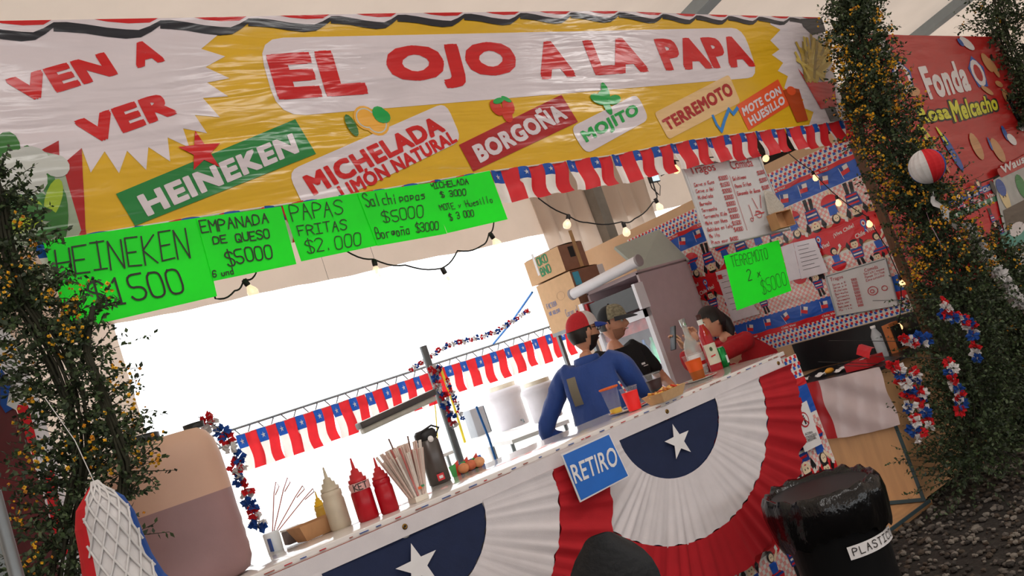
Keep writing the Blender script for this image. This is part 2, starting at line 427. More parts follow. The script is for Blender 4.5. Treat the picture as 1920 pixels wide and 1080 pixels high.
def swag(cx, yo, label):
    t = thing('pleated_bunting', (cx, yo, 1.12), label, 'bunting', 'pleated fan buntings along the counter front')
    zc = 1.093
    def ring(r0, r1, nr, m, name, amp, n=220, np_=34):
        def fn(i, j):
            g = PI+PI*i/n; r = r0+(r1-r0)*j/nr; k = (r-.30)/.7
            ph = i*2*PI*np_*.9/n+1.6*sin(i*.17+cx)+1.1*sin(i*.071+2)+.5*r; d = amp*max(k, 0.05)*(sin(ph)*(.75+.45*sin(i*.13+r*3))+.55*sin(ph*.43+1.3+2*r)+.25*sin(ph*2.1+4*r))
            rr = r*(1+.010*sin(i*2*PI*np_*.5/n)*(1 if j == nr else 0))
            return (cx+rr*cos(g), yo-.006-abs(amp)*.8+d-.02*k, zc+rr*.80*sin(g))
        mb = MB(); mb.grid(fn, n, nr, m); mb.build(name, t)
    ring(.02, .352, 4, FABB, 'blue_half_disc', .0015)
    ring(.352, .715, 8, FABW, 'white_pleats', .008)
    ring(.715, 1.0, 7, FABR, 'red_pleats', .010)
    mb = MB(); mb.box((cx, yo-.008, 1.115), (1.93, .006, .062), FABW); mb.build('hem_band', t)
    pl = FP(yo-.012); mb = MB(); s = star((cx, .967), .093); s3 = [(x, z*.93+.07) for x, z in s]
    mb.flat(pl, s3, PAPER, .006); mb.build('star', t)
    for x in (cx-.93, cx, cx+.93):
        mb = MB(); rot = Matrix.Rotation(PI/2, 3, 'X')
        mb.lathe([(.0035, 0), (.0035, .004), (.010, .004), (.011, 0)], BRASS, (x, yo-.011, 1.118), 16, rot); mb.box((x, yo-.0125, 1.118), (.007, .002, .007), DARK); mb.build('eyelet', t)
swag(3.05, -.012, 'pleated blue, white and red fan bunting below the plastic cups, right of the other')
swag(1.535, -.050, 'blue, white and red fan bunting on the left, below the sauce bottles')
# pickup sign
pl = FP(-.125); BLUES = M('blue_sign_sheet', '1667c4', .35, var=.06)
mb = MB(); q = [(1052, 852), (1142, 812), (1180, 893), (1088, 942)]; mb.fpx(pl, q, PAPER, 0); mb.fpx(pl, [(1088, 942), (1180, 893), (1142, 812), (1052, 852)], PAPER, -.004)
sg = mb.build('pickup_sign', None, 'blue sheet sign with white letters RETIRO pinned to the counter edge', 'sign')
mb = MB(); mb.fpx(pl, [(1055, 854), (1141, 815), (1177, 892), (1089, 938)], BLUES, .002); mb.build('printed_field', sg)
mb = MB(); text(mb, pl, 'RETIRO', [(1067, 873), (1151, 836), (1159, 872), (1078, 908)], PAPER, .014, .004); mb.build('lettering', sg)
# side counter of plywood, with the flag cloth hanging on it
sc_ = thing('side_counter', (5.2, .3, 0), 'plywood side counter with a dark top between the bar and the flower column', 'counter')
mb = MB(); mb.box((4.90, .40, .435), (.02, .80, .80), PLY); mb.build('side_panel', sc_)
mb = MB(); mb.box((5.22, .02, .435), (.62, .02, .80), PLY); mb.build('front_panel', sc_)
mb = MB(); mb.box((5.22, .40, .845), (.68, .86, .02), M('black_table_sheet', '1f2124', .35, var=.2)); mb.build('top', sc_)
mb = MB(); mb.box((5.58, .5, .965), (.012, 1.0, .21), M('black_table_sheet')); mb.build('back_panel', sc_)
TAPE = M('dark_green_tape', '35494f', .5, var=.1)
mb = MB(); mb.box((4.888, .40, .035), (.004, .80, .022), TAPE); mb.build('tape', sc_)
mb = MB(); mb.box((4.888, .012, .43), (.006, .022, .80), TAPE); mb.build('tape', sc_)
mb = MB(); mb.box((4.6, -.012, .02), (.62, .008, .02), TAPE); mb.build('tape', sc_)
SATIN = M('white_satin', 'cfbcbc', .35, var=.05, sheen=.3); SATR = M('red_satin', 'b0161e', .4, var=.05)
def flagfn(i, j):
    y = .56-.60*i/30; z = .862-.36*j/20
    return (4.868-.012*abs(sin(i*.45+j*.12))-.010*sin(j*.5-i*.3)-.004*j/20, y, z-.02*sin(i*.11)*(j/20))
mb = MB(); mb.grid(flagfn, 30, 20, lambda i, j: SATR if i < 8 else SATIN)
mb.build('flag_cloth', None, 'creased white satin flag with a red band hung over the plywood counter side', 'flag')
# oilcloth strip between bar and side counter, with the notice on it
# ================================================================ OILCLOTH (printed plastic tablecloth)
OC_W = vinyl('oilcloth_white', 'e2ded8', .3); OC_R = vinyl('oilcloth_red', 'cf2028', .3); OC_B = vinyl('oilcloth_blue', '2458b8', .3)
OC_P = vinyl('oilcloth_pink', 'e5a09a', .3); OC_K = vinyl('oilcloth_black', '1c1a1e', .3); OC_S = vinyl('oilcloth_skin', 'e8d2b0', .3); OC_N = vinyl('oilcloth_navy', '1f3f8c', .3)
def cl(pts, a0, a1, b0=-9, b1=9): return [(min(max(x, a0), a1), min(max(y, b0), b1)) for x, y in pts]
def gingham(mb, pl, a0, a1, b0, b1, rows):
    h = (b1-b0)/rows; n = int((a1-a0)/h)
    mb.flat(pl, [(a0, b0), (a1, b0), (a1, b1), (a0, b1)], OC_W, .002)
    for j in range(rows):
        for i in range(n):
            x = a0+(i+.15+.3*(j % 2))*h*1.0; y = b0+j*h
            mb.flat(pl, [(x, y+h*.15), (x+h*.5, y+h*.15), (x+h*.5, y+h*.62), (x, y+h*.62)], OC_B, .003)
            mb.flat(pl, [(x+h*.3, y+h*.5), (x+h*.78, y+h*.5), (x+h*.78, y+h*.95), (x+h*.3, y+h*.95)], OC_R, .0034)
def pinkg(mb, pl, a0, a1, b0, b1, c=.042):
    mb.flat(pl, [(a0, b0), (a1, b0), (a1, b1), (a0, b1)], OC_W, .002)
    i = 0; y = b0
    while y+c*.5 < b1:
        x = a0+(c/2 if i % 2 else 0)
        while x+c*.5 < a1: mb.flat(pl, [(x, y), (x+c*.52, y), (x+c*.52, y+c*.5), (x, y+c*.5)], OC_P, .003); x += c
        y += c*.5; i += 1
def flagband(mb, pl, a0, a1, b0, b1, sp=.15, up=1):
    mb.flat(pl, [(a0, b0), (a1, b0), (a1, b1), (a0, b1)], OC_B, .0022); h = b1-b0; x = a0+.06
    while x < a1-.07:
        r = random.uniform(-.35, .35); c = (x, b0+h*random.uniform(.42, .6)); s = h*.42
        def T(u, v): return (c[0]+s*(u*cos(r)-v*sin(r)), c[1]+s*up*(u*sin(r)+v*cos(r)))
        mb.flat(pl, [T(-.6, 0), (T(.6, 0)), T(.65, .55), T(-.55, .55)], OC_W, .004); mb.flat(pl, [T(-.6, -.55), T(.55, -.55), T(.6, 0), T(-.6, 0)], OC_R, .0042)
        mb.flat(pl, [T(-.55, 0), T(-.12, 0), T(-.1, .55), T(-.55, .55)], OC_N, .0044); mb.flat(pl, [T(-.66, -1), T(-.6, -1), T(-.6, .6), T(-.66, .6)], OC_W, .0045)
        x += sp
def wavyred(mb, pl, a0, a1, b0, b1, words, sp=.30, up=1):
    n = max(int((a1-a0)/.03), 4); am = (b1-b0)*.10
    top = [(a0+(a1-a0)*i/n, b1+am*sin(i*1.1)) for i in range(n+1)]; bot = [(a0+(a1-a0)*i/n, b0+am*sin(i*1.1+1)) for i in range(n+1)]
    for i in range(n): mb.flat(pl, [bot[i], bot[i+1], top[i+1], top[i]], OC_R, .0048)
    return
def words(mb, pl, t, x, y, w, h, tilt=0, m=None, bold=.02):
    q = [(x, y+h), (x+w, y+h+tilt), (x+w, y+tilt), (x, y)]; text(mb, pl, t, q, m or OC_W, bold, .0062, False)
def dancer(mb, pl, cx, cy, s, up=1, kind=0, a0=-9, a1=9):
    def T(pts): return cl([(cx+s*x, cy+s*up*y) for x, y in pts], a0, a1)
    def f(pts, m, l): mb.flat(pl, T(pts) if up > 0 else T(pts)[::-1], m, l)
    if kind == 0:      # man with a striped poncho, hat and boots
        f([(-.16, 0), (-.02, 0), (-.04, .42), (-.16, .42)], OC_K, .005); f([(.06, .02), (.2, .05), (.14, .42), (.02, .42)], OC_K, .005)
        f([(-.22, .40), (.22, .40), (.28, .85), (-.28, .85)], OC_N, .0054)
        for k in range(3): f([(-.20, .44+.13*k), (.20, .44+.13*k), (.2, .50+.13*k), (-.2, .50+.13*k)], OC_R if k % 2 == 0 else OC_W, .0058)
        f([(-.3, .8), (-.42, 1.05), (-.3, 1.2), (-.22, 1.0)], OC_K, .0056); f([(.3, .8), (.42, 1.05), (.3, 1.2), (.22, 1.0)], OC_K, .0056)
        f(ell((0, 1.0), .17, .17, 12), OC_S, .006); f(ell((0, 1.12), .18, .10, 12, 0, PI), OC_K, .0064); f([(-.06, .93), (.06, .93), (0, .89)], OC_R, .0066)
        f(ell((-.06, 1.02), .02, .03, 6), OC_K, .0067); f(ell((.06, 1.02), .02, .03, 6), OC_K, .0067)
    else:              # woman with a wide red and blue skirt
        f([(-.05, 0), (.02, 0), (.04, .3), (-.06, .3)], OC_S, .005); f([(.1, .02), (.17, .02), (.12, .3), (.03, .3)], OC_S, .005)
        f(ell((0, .45), .36, .30, 14, PI, 2*PI), OC_R, .0052); f([(-.36, .42), (.36, .42), (.3, .5), (-.3, .5)], OC_N, .0056); f([(-.28, .5), (.28, .5), (.2, .56), (-.2, .56)], OC_R, .0057)
        f([(-.14, .54), (.14, .54), (.17, .85), (-.17, .85)], OC_B, .0058); f([(.12, .8), (.38, 1.05), (.32, 1.12), (.1, .9)], OC_S, .0059)
        f(ell((0, 1.02), .16, .17, 12), OC_K, .006); f(ell((.02, .99), .11, .12, 12), OC_S, .0063); f([(.3, 1.05), (.42, 1.1), (.38, 1.25), (.28, 1.2)], OC_W, .0064)
        f(ell((.0, .99), .015, .02, 6), OC_K, .0066); f(ell((.07, .99), .015, .02, 6), OC_K, .0066)
SW = Pl((5.588, 0, 0), (0, -1, 0), (0, 0, 1))
mb = MB(); a0, a1 = -2.22, .0
gingham(mb, SW, a0, a1, 2.185, 2.31, 3); flagband(mb, SW, a0, a1, 2.035, 2.165, .17); wavyred(mb, SW, a0, a1, 2.155, 2.187, 0)
pinkg(mb, SW, a0, a1, 1.80, 2.035); wavyred(mb, SW, a0, a1, 1.60, 1.80, 0); pinkg(mb, SW, a0, a1, 1.33, 1.60)
flagband(mb, SW, a0, a1, 1.225, 1.335, .17); wavyred(mb, SW, a0, a1, 1.19, 1.225, 0); gingham(mb, SW, a0, a1, 1.075, 1.192, 3)
x = a0+.1; k = 0
while x < a1-.08:
    dancer(mb, SW, x, 2.03, .205, -1, k % 2, a0, a1); dancer(mb, SW, x+.06, 1.45, .165, 1, (k+1) % 2, a0, a1)
    if k % 3 == 0: dancer(mb, SW, x+.02, 1.345, .14, 1, 0, a0, a1)
    k += 1; x += .165
x = a0+.05
while x < a1-.3:
    words(mb, SW, '¡Viva Chile!', x, 1.70, .17, .034, .02); words(mb, SW, 'Chile Viva!', x+.15, 1.645, .16, .032, .02)
    c = (x+.24, 1.73); mb.flat(SW, ell(c, .022, .028), OC_B, .006); mb.flat(SW, ell(c, .014, .019), OC_W, .0064); mb.flat(SW, ell(c, .008, .01), OC_R, .0067); mb.flat(SW, [(c[0]-.012, c[1]-.06), (c[0]+.012, c[1]-.06), (c[0]+.006, c[1]-.025), (c[0]-.006, c[1]-.025)], OC_B, .0062)
    words(mb, SW, 'Chile Viva!', x, 2.163, .14, .017); words(mb, SW, 'Chile Viva!', x+.05, 1.20, .13, .015); x += .36
mb.build('oilcloth', None, 'printed plastic tablecloth with dancers, flags and gingham covering the right side wall', 'tablecloth')
def small_oil(pl, a0, a1, z1, name, label, seedk):
    mb = MB(); z = z1
    gingham(mb, pl, a0, a1, z-.13, z, 3); wavyred(mb, pl, a0, a1, z-.17, z-.13, 0); words(mb, pl, 'Viva!', a0+(a1-a0)*.3, z-.163, (a1-a0)*.5, .02)
    flagband(mb, pl, a0, a1, z-.33, z-.17, .12, -1); pinkg(mb, pl, a0, a1, z-.62, z-.33); wavyred(mb, pl, a0, a1, z-.85, z-.60, 0); pinkg(mb, pl, a0, a1, z-1.05, z-.85)
    x = a0+.06; k = seedk
    while x < a1-.03: dancer(mb, pl, x, z-.36, .22, -1, k % 2, a0, a1); dancer(mb, pl, x, z-.82, .18, 1, (k+1) % 2, a0, a1); dancer(mb, pl, x, z-1.04, .17, 1, k % 2, a0, a1); k += 1; x += .17
    return mb.build(name, None, label, 'tablecloth')
small_oil(FP(.026), 2.70, 4.22, 1.122, 'oilcloth', 'printed plastic tablecloth on the counter front behind the notice and the bin', 1)
pl = Pl((5.66, -.02, 0), (1, .0, 0), (0, 0, 1)); small_oil(pl, 5.615, 5.80, 2.15, 'oilcloth', 'printed plastic tablecloth strip on the outer side of the wooden batten', 0)
# notice sign
pl = FP(-.004); mb = MB(); q = [(1481, 770), (1512, 751), (1541, 832), (1509, 848)]; mb.fpx(pl, q, PAPER, .001); sgn = mb.build('notice_sign', None, 'white notice with a red crossed circle over a standing figure, above the bin', 'sign')
mb = MB(); c = pl.px(1507, 787); R_ = .042; mb.flat(pl, ell(c, R_, R_, 28), INKR, .003); mb.flat(pl, ell(c, R_*.8, R_*.8, 28), PAPER, .004)
mb.flat(pl, [(c[0]-.006, c[1]-.026), (c[0]+.006, c[1]-.026), (c[0]+.008, c[1]+.012), (c[0]-.008, c[1]+.012)], INKG, .005); mb.flat(pl, ell((c[0], c[1]+.02), .006, .006, 10), INKG, .005)
ribbon(mb, pl, [(c[0]-R_*.65, c[1]+R_*.65), (c[0]+R_*.65, c[1]-R_*.65)], .007, INKR, .006)
for t, qq in (('ACCESO', [(1508, 812), (1522, 808), (1523, 812), (1509, 817)]), ('RESTRINGIDO', [(1505, 821), (1529, 811), (1531, 816), (1507, 826)]), ('A PERSONAL', [(1509, 826), (1528, 817), (1530, 822), (1511, 831)])): text(mb, pl, t, qq, INKG, .01, .004)
mb.build('print', sgn)
# whiteboards, sheets on the side wall
def board(name, pl, q, frame, label, cat='whiteboard'):
    mb = MB(); qq = [Vector(pl.px(*c)) for c in q]; back = [pl.w(a, b, -.014) for a, b in qq]; fr = [pl.w(a, b, 0) for a, b in qq]
    mb.hexa([back[3], back[2], fr[2], fr[3], back[0], back[1], fr[1], fr[0]], BOARD); o = mb.build(name, None, label, cat)
    mb = MB()
    for i in range(4):
        a = pl.w(*qq[i], .002); b = pl.w(*qq[(i+1) % 4], .002); mb.tube([a, b], .006, frame, 6)
    mb.build('frame', o); return o
ALU = M('aluminium_frame', 'b9bcbe', .3, metal=.6, var=.05)
pl = FP(-.026); wb = board('whiteboard', pl, [(1280, 314), (1420, 290), (1480, 430), (1334, 464)], ALU, 'large whiteboard of drinks and food prices hanging below the flag strip')
mb = MB()
text(mb, pl, 'Tragos', [(1288, 312), (1336, 305), (1344, 324), (1297, 332)], INKR, .0, .004); text(mb, pl, 'Comida', [(1365, 302), (1407, 297), (1412, 312), (1372, 318)], INKR, .0, .004)
rows = [('Cerveza Kuns', '$3000'), ('Cerveza Hei', '$1500'), ('Michelada', '$3000'), ('Borgoña', '$3000'), ('Terremoto', '$3000'), ('Terremoto Kids', '$2000'), ('Mote con Hues', '$3000'), ('Bebidas en lata', '$1500'), ('Mojito', '$4000'), ('Pisco sour $4000', '')]
for i, (a, b) in enumerate(rows):
    x = 1300+3.6*i; y = 346+12.0*i; w_ = 3.1*len(a)
    hand(mb, pl, a, [(x, y-2), (x+w_, y-w_*.17-2), (x+w_+1.5, y-w_*.17+4.5), (x+1.5, y+4.5)], INKR, .0035, .004, jit=.08)
    if b: hand(mb, pl, b, [(x+46, y-14), (x+62, y-17), (x+64, y-10), (x+48, y-7)], INKR, .0035, .004, jit=.05)
for i, (a, b) in enumerate([('Salchipapa', '$5000'), ('Papas Fritas', '$2000'), ('Empanada de Queso', '$5000')]):
    x = 1372+4.5*i; y = 334+14*i; w_ = 2.5*len(a)
    hand(mb, pl, a, [(x, y-2), (x+w_, y-w_*.15-3), (x+w_+1.5, y-w_*.15+4), (x+1.5, y+5)], INKR, .0035, .004, jit=.08); hand(mb, pl, b, [(x+46, y-12), (x+59, y-15), (x+61, y-9), (x+48, y-5)], INKR, .0035, .004, jit=.05)
ribbon(mb, pl, [pl.px(1367, 330), pl.px(1400, 432)], .003, INKR, .004)
for c, r in (((1422, 402), .026), ((1409, 412), .012)): cc = pl.px(*c); pp = ell(cc, r, r*.8, 14); ribbon(mb, pl, pp+[pp[0]], .004, INKR, .004)
for a, b in (((1409, 372), (1420, 392)), ((1424, 366), (1426, 390)), ((1403, 385), (1412, 410)), ((1416, 396), (1430, 400)), ((1414, 404), (1432, 398))): ribbon(mb, pl, [pl.px(*a), pl.px(*b)], .005, INKR, .0042)
mb.build('handwriting', wb)
mb = MB(); q = [(1431, 356), (1448, 360), (1470, 386), (1466, 404), (1440, 402)]; mb.fpx(FP(-.05), q, M('crumpled_tissue_paper', 'cfc8bb', .8, transl=.3, bump=.5, bscale=60), .002); hand(mb, pl, 'PARA', [(1440, 366), (1452, 364), (1454, 369), (1442, 371)], INKR, .003, .008); hand(mb, pl, 'LLEVAR', [(1440, 373), (1455, 370), (1457, 375), (1442, 378)], INKR, .003, .008)
mb.build('paper_bag', None, 'crumpled translucent paper bag taped to the right edge of the large whiteboard', 'bag')
mb = MB(); c = P(1457, 416, Y=-.075); mb.box(c, (.15, .008, .09), CARD); mb.box(c+Vector((0, -.03, -.045)), (.15, .06, .004), CARD); mb.box(c+Vector((0, -.03, .045)), (.15, .06, .004), CARD); mb.box(c+Vector((-.075, -.03, 0)), (.004, .06, .09), CARD); mb.box(c+Vector((.075, -.03, 0)), (.004, .06, .09), CARD)
mb.build('cardboard_tray', None, 'small open brown cardboard tray fixed at the lower corner of the large whiteboard', 'tray')
SW2 = Pl((5.57, 0, 0), (0, -1, 0), (0, 0, 1))
wb2 = board('whiteboard', SW2, [(1548, 518), (1660, 484), (1684, 572), (1569, 592)], ALU, 'small whiteboard with faded red writing on the dancer tablecloth, near the batten')
mb = MB(); pl = SW2
text(mb, pl, 'Tragos', [(1556, 521), (1580, 515), (1582, 523), (1558, 530)], INKR, .0, .004)
for i in range(9):
    x = 1561+1.6*i; y = 535+6.0*i; hand(mb, pl, rows[i][0][:9], [(x, y-3), (x+24, y-8), (x+25, y-5), (x+1, y+1)], INKR, .0022, .004, jit=.1); hand(mb, pl, rows[i][1], [(x+35, y-12), (x+45, y-14), (x+46, y-10), (x+36, y-8)], INKR, .0022, .004, jit=.1)
text(mb, pl, 'Comida', [(1620, 504), (1645, 496), (1647, 503), (1622, 510)], INKR, .0, .004)
for i in range(3): hand(mb, pl, ('Salchipapa', 'Papas Fritas', 'Empanada')[i], [(1620+2*i, 512+6*i), (1658, 501+6*i), (1659, 505+6*i), (1621+2*i, 516+6*i)], INKR, .0022, .004)
for c, r in (((1637, 545), .036), ((1636, 546), .014), ((1659, 540), .02)): cc = pl.px(*c); pp = ell(cc, r, r*.8, 14); ribbon(mb, pl, pp+[pp[0]], .005, INKR, .004)
mb.build('handwriting', wb2)
for q, l_, pr in (([(1464, 463), (1487, 455), (1502, 522), (1480, 527)], 'narrow plastic-sleeved white sheet on the side wall, left of the other sleeve', 0), ([(1488, 455), (1528, 446), (1553, 510), (1503, 523)], 'wide plastic-sleeved white sheet pinned above the small whiteboard', 1), ([(1342, 510), (1366, 503), (1426, 588), (1374, 603)], 'printed licence sheet partly behind the hanging green card', 2)):
    mb = MB(); mb.fpx(SW2, q, M('sleeved_paper', 'd9d3da', .2, var=.06), .003*pr); o = mb.build('paper_sheet', None, l_, 'paper')
    if pr:
        mb = MB(); A, B, C_, D = [np.array(c, float) for c in q]
        for k in range(7):
            t = .12+.11*k; a = A+(D-A)*t; b = B+(C_-B)*t; p1 = a+(b-a)*.15; p2 = a+(b-a)*(.55+.3*random.random()); ribbon(mb, SW2, [SW2.px(*p1), SW2.px(*p2)], .003, INKG, .003*pr+.002)
        if pr == 2: mb.fpx(SW2, [(1346, 516), (1354, 514), (1357, 522), (1349, 524)], OC_R, .01)
        mb.build('print', o)
# ================================================================ MAIN BANNER
BY = FP(-.03); VY = vinyl('banner_yellow', 'd0a422'); VW = vinyl('banner_white', 'd0c6ca'); VR = vinyl('banner_red', 'bf1519'); VG = vinyl('banner_green', '1f7a3a'); VDR = vinyl('banner_dark_red', 'a11a1e'); VK = vinyl('banner_black', '1a1d26')
VBG = vinyl('banner_beige', 'd8b481'); VO = vinyl('banner_orange', 'd9532c'); VBL = vinyl('banner_blue', '2377bd'); VGL = vinyl('banner_bright_green', '149a45')
TOP = [(-60, 41), (0, 40), (400, 33), (700, 26), (1000, 22), (1150, 21), (1300, 27), (1535, 33)]; BOT = [(1592, 232), (1400, 262), (1150, 296), (920, 326), (670, 366), (380, 410), (80, 458), (-60, 482)]
mb = MB(); tops = [P(u, v, Y=-.03) for u, v in TOP]
mb.fpx(BY, BOT[::-1]+TOP[::-1], VY, 0); mb.fpx(BY, BOT[::-1]+TOP[::-1], VW, -.006); ban = mb.build('banner', None, 'long glossy yellow and white stall banner with red lettering across the top', 'banner')
mb = MB()
mb.fpx(BY, [(-60, 41), (0, 40), (405, 33), (408, 66), (377, 92), (422, 106), (385, 126), (430, 147), (388, 155), (428, 181), (380, 184), (412, 220), (365, 216), (388, 250), (343, 241), (355, 277), (314, 258), (319, 303), (278, 276), (274, 319), (238, 283), (223, 325), (196, 284), (170, 324), (153, 278), (151, 330), (150, 447), (80, 458), (-60, 482)][::-1], VW, .0015)
mb.fpx(BY, [(1444, 32), (1444, 46), (1463, 56), (1444, 76), (1461, 93), (1447, 103), (1468, 118), (1458, 133), (1477, 143), (1470, 165), (1506, 187), (1500, 200), (1525, 210), (1514, 243), (1590, 229), (1535, 33)][::-1], VW, .0015)
mb.flat(BY, rrect(BY, [(480, 72), (1392, 52), (1423, 145), (522, 220)], .35), VW, .0015); mb.build('white_print', ban)
mb = MB()
mb.fpx(BY, [(75, 283), (110, 264), (111, 292)][::-1], VDR, .003); mb.fpx(BY, [(118, 308), (153, 278), (155, 330), (158, 380), (160, 430), (163, 446), (140, 448), (134, 400)][::-1], VDR, .003)
uu = [-90, 100, 300, 465, 620, 745, 870, 975, 1070, 1160, 1242, 1305, 1365, 1422, 1480, 1538]
def ty(x):
    for (a, b), (c, d) in zip(TOP, TOP[1:]):
        if a <= x <= c: return b+(d-b)*(x-a)/(c-a)
    return TOP[0][1] if x < 0 else 33
for a, b in zip(uu, uu[1:]):
    h = 36-22*max(a, 0)/1500; wd = b-a
    def q(pts): return [(max(a+wd*x, -59), ty(a+wd*x)+h*y) for x, y in pts]
    up = [(0, .12), (.12, .12), (.3, .26), (.5, .46), (.68, .58), (.80, .62), (.9, .42), (1.0, .12)]; lo = [(1.0, .40), (.92, .72), (.82, 1.02), (.68, 1.08), (.5, .96), (.3, .76), (.12, .66), (0, .62)]
    mb.fpx(BY, q(up+lo), VK, .003); mb.fpx(BY, q([(0, 0), (1, 0)]+up[::-1]), VW, .0028)
    mb.fpx(BY, q([(.38, 0), (.98, 0), (.9, .24), (.7, .26), (.5, .14)]), VR, .0034)
mb.fpx(BY, [(1500, 36), (1540, 34), (1548, 60), (1522, 66), (1505, 50)], VK, .0036); mb.fpx(BY, [(1545, 203), (1564, 200), (1576, 226), (1556, 229)], VK, .0036)
mb.build('ribbon_print', ban)
mb = MB()
for t, q in (('VEN', [(8, 150), (195, 98), (222, 140), (36, 197)]), ('A', [(237, 86), (285, 72), (310, 115), (257, 129)]), ('VER', [(137, 228), (312, 170), (333, 214), (163, 276)]), ('EL', [(497, 103), (666, 91), (691, 177), (522, 188)]), ('OJO', [(716, 88), (957, 77), (980, 156), (736, 174)]), ('A', [(995, 80), (1055, 75), (1080, 144), (1015, 150)]), ('LA', [(1090, 76), (1190, 70), (1217, 135), (1116, 142)]), ('PAPA', [(1224, 73), (1389, 68), (1417, 125), (1248, 133)])):
    mb = MB(); text(mb, BY, t, q, VR, .06, .003); mb.build('lettering', ban)
def rect(q, m): mb.fpx(BY, q[::-1], m, .003)
def nb():
    global mb
    if mb.v: mb.build(NM, ban)
    mb = MB()
mb = MB(); NM = 'menu_label'
rect([(217, 364), (553, 224), (592, 289), (253, 424)], VG); text(mb, BY, 'HEINEKEN', [(255, 369), (547, 250), (561, 286), (277, 407)], VW, .05, .0045)
nb(); c = BY.px(377, 285); mb.flat(BY, star(c, .082), VR, .0055)
nb(); mb.flat(BY, rrect(BY, [(538, 322), (835, 192), (866, 264), (576, 402)], .3), VW, .003); text(mb, BY, 'MICHELADA', [(565, 332), (815, 217), (836, 246), (588, 368)], VR, .05, .0045); text(mb, BY, 'LIMÓN NATURAL', [(626, 345), (842, 239), (858, 266), (645, 376)], VR, .045, .0045)
nb(); rect([(860, 272), (1052, 178), (1083, 229), (887, 322)], VDR); text(mb, BY, 'BORGOÑA', [(879, 268), (1038, 189), (1065, 222), (900, 307)], VW, .05, .0045)
nb(); mb.flat(BY, rrect(BY, [(1068, 240), (1194, 176), (1217, 224), (1098, 290)], .35), VW, .003); text(mb, BY, 'MOJITO', [(1086, 248), (1190, 194), (1201, 219), (1102, 274)], VGL, .05, .0045)
nb(); mb.flat(BY, rrect(BY, [(1226, 212), (1366, 140), (1388, 192), (1253, 262)], .15), VBG, .003); text(mb, BY, 'TERREMOTO', [(1239, 226), (1364, 154), (1376, 177), (1252, 247)], VDR, .045, .0045)
nb(); rect([(1380, 198), (1458, 149), (1482, 196), (1403, 245)], VO); text(mb, BY, 'MOTE CON', [(1389, 203), (1459, 162), (1465, 176), (1394, 219)], VW, .045, .0045); text(mb, BY, 'HUESILLO', [(1400, 222), (1467, 179), (1472, 194), (1408, 237)], VW, .045, .0045)
nb(); ribbon(mb, BY, [BY.px(*q) for q in ((1336, 218), (1343, 234), (1352, 246), (1358, 225), (1366, 205), (1374, 214), (1382, 203))], .022, VBL, .0034)
nb(); NM = 'food_print'
     # painted fruit, glass, mint, fries
GL1 = vinyl('print_glass', '93a08a'); GL2 = vinyl('print_mint', '2f6b2a'); GL3 = vinyl('print_lime', '93ad2c'); GL4 = vinyl('print_ice', 'b9bcb6'); GL5 = vinyl('print_fries', 'b99a35'); GL6 = vinyl('print_fries_shade', '8d7424'); GL7 = vinyl('print_citrus', 'e0a33c'); GL8 = vinyl('print_berry', 'c23020')
mb.fpx(BY, [(-60, 270), (40, 278), (112, 292), (128, 350), (152, 432), (146, 445), (80, 456), (-60, 480)][::-1], GL1, .0032)
for (u, v), rx, rz, rot, m in (((10, 290), .16, .07, 1.2, GL2), ((35, 300), .10, .05, -.3, GL2), ((12, 322), .2, .05, -.2, GL3), ((75, 315), .05, .14, .3, GL2), ((48, 372), .17, .07, -.6, GL2), ((100, 372), .14, .04, 1.1, GL3), ((90, 345), .05, .10, .2, GL2), ((20, 382), .18, .05, -.25, GL3), ((60, 395), .16, .045, -.5, GL2), ((115, 405), .04, .16, -.25, GL2), ((35, 425), .15, .04, .2, GL3), ((95, 432), .12, .04, .5, GL2)):
    mb.flat(BY, ell(BY.px(u, v), rx*.5, rz*.6, 14, rot=rot), m, .0045+random.uniform(0, .0008))
for (u, v), r in (((32, 309), .05), ((60, 305), .055), ((50, 335), .06), ((105, 312), .04), ((20, 345), .035)): mb.flat(BY, ell(BY.px(u, v), r, r, 14), GL4, .0056)
nb()
for (u, v), r in (((685, 222), .055), ((705, 230), .06)): c = BY.px(u, v); mb.flat(BY, ell(c, r, r, 18), GL7, .0036); mb.flat(BY, ell(c, r*.82, r*.82, 18), GL4, .004); mb.flat(BY, ell(c, r*.72, r*.72, 18), GL7, .0044)
for (u, v), a, b, r in (((658, 236), .022, .05, .2), ((712, 216), .035, .04, .5), ((719, 219), .03, .03, -.4), ((1122, 187), .06, .03, -.3), ((1150, 188), .055, .025, .2), ((1134, 172), .025, .05, 0), ((1137, 200), .025, .05, .2), ((1128, 182), .05, .03, .6), ((933, 190), .035, .014, .2), ((948, 187), .03, .012, -.5)): mb.flat(BY, ell(BY.px(u, v), a, b, 12, rot=r), VGL if u > 700 else GL2, .0062)
nb()
for (u, v), a, b, r in (((930, 203), .032, .042, .5), ((952, 200), .036, .045, -.2), ((950, 216), .03, .04, 0)): mb.flat(BY, ell(BY.px(u, v), a, b, 14, rot=r), GL8, .005)
nb()
mb.fpx(BY, [(1494, 128), (1512, 150), (1536, 155), (1562, 152), (1568, 200), (1538, 205)][::-1], VR, .006)
for k in range(46):
    bx, by = 1506+random.uniform(0, 44), 146+random.uniform(-4, 8); tx, ty_ = 1486+random.uniform(0, 74), 66+random.uniform(0, 55)
    ribbon(mb, BY, [BY.px(bx+(tx-bx)*.1, by), BY.px(tx, ty_)], .026, random.choice([GL5, GL5, GL6, vinyl('print_fries_light', 'cfb552')]), .0064+k*.00004)
nb()
mb.fpx(BY, [(1467, 170), (1482, 165), (1497, 168), (1514, 226), (1493, 230)][::-1], vinyl('print_tea', 'a8431f'), .0062); mb.flat(BY, ell(BY.px(1482, 171), .05, .03, 16, rot=.1), VO, .007)
mb.build('food_print', ban)
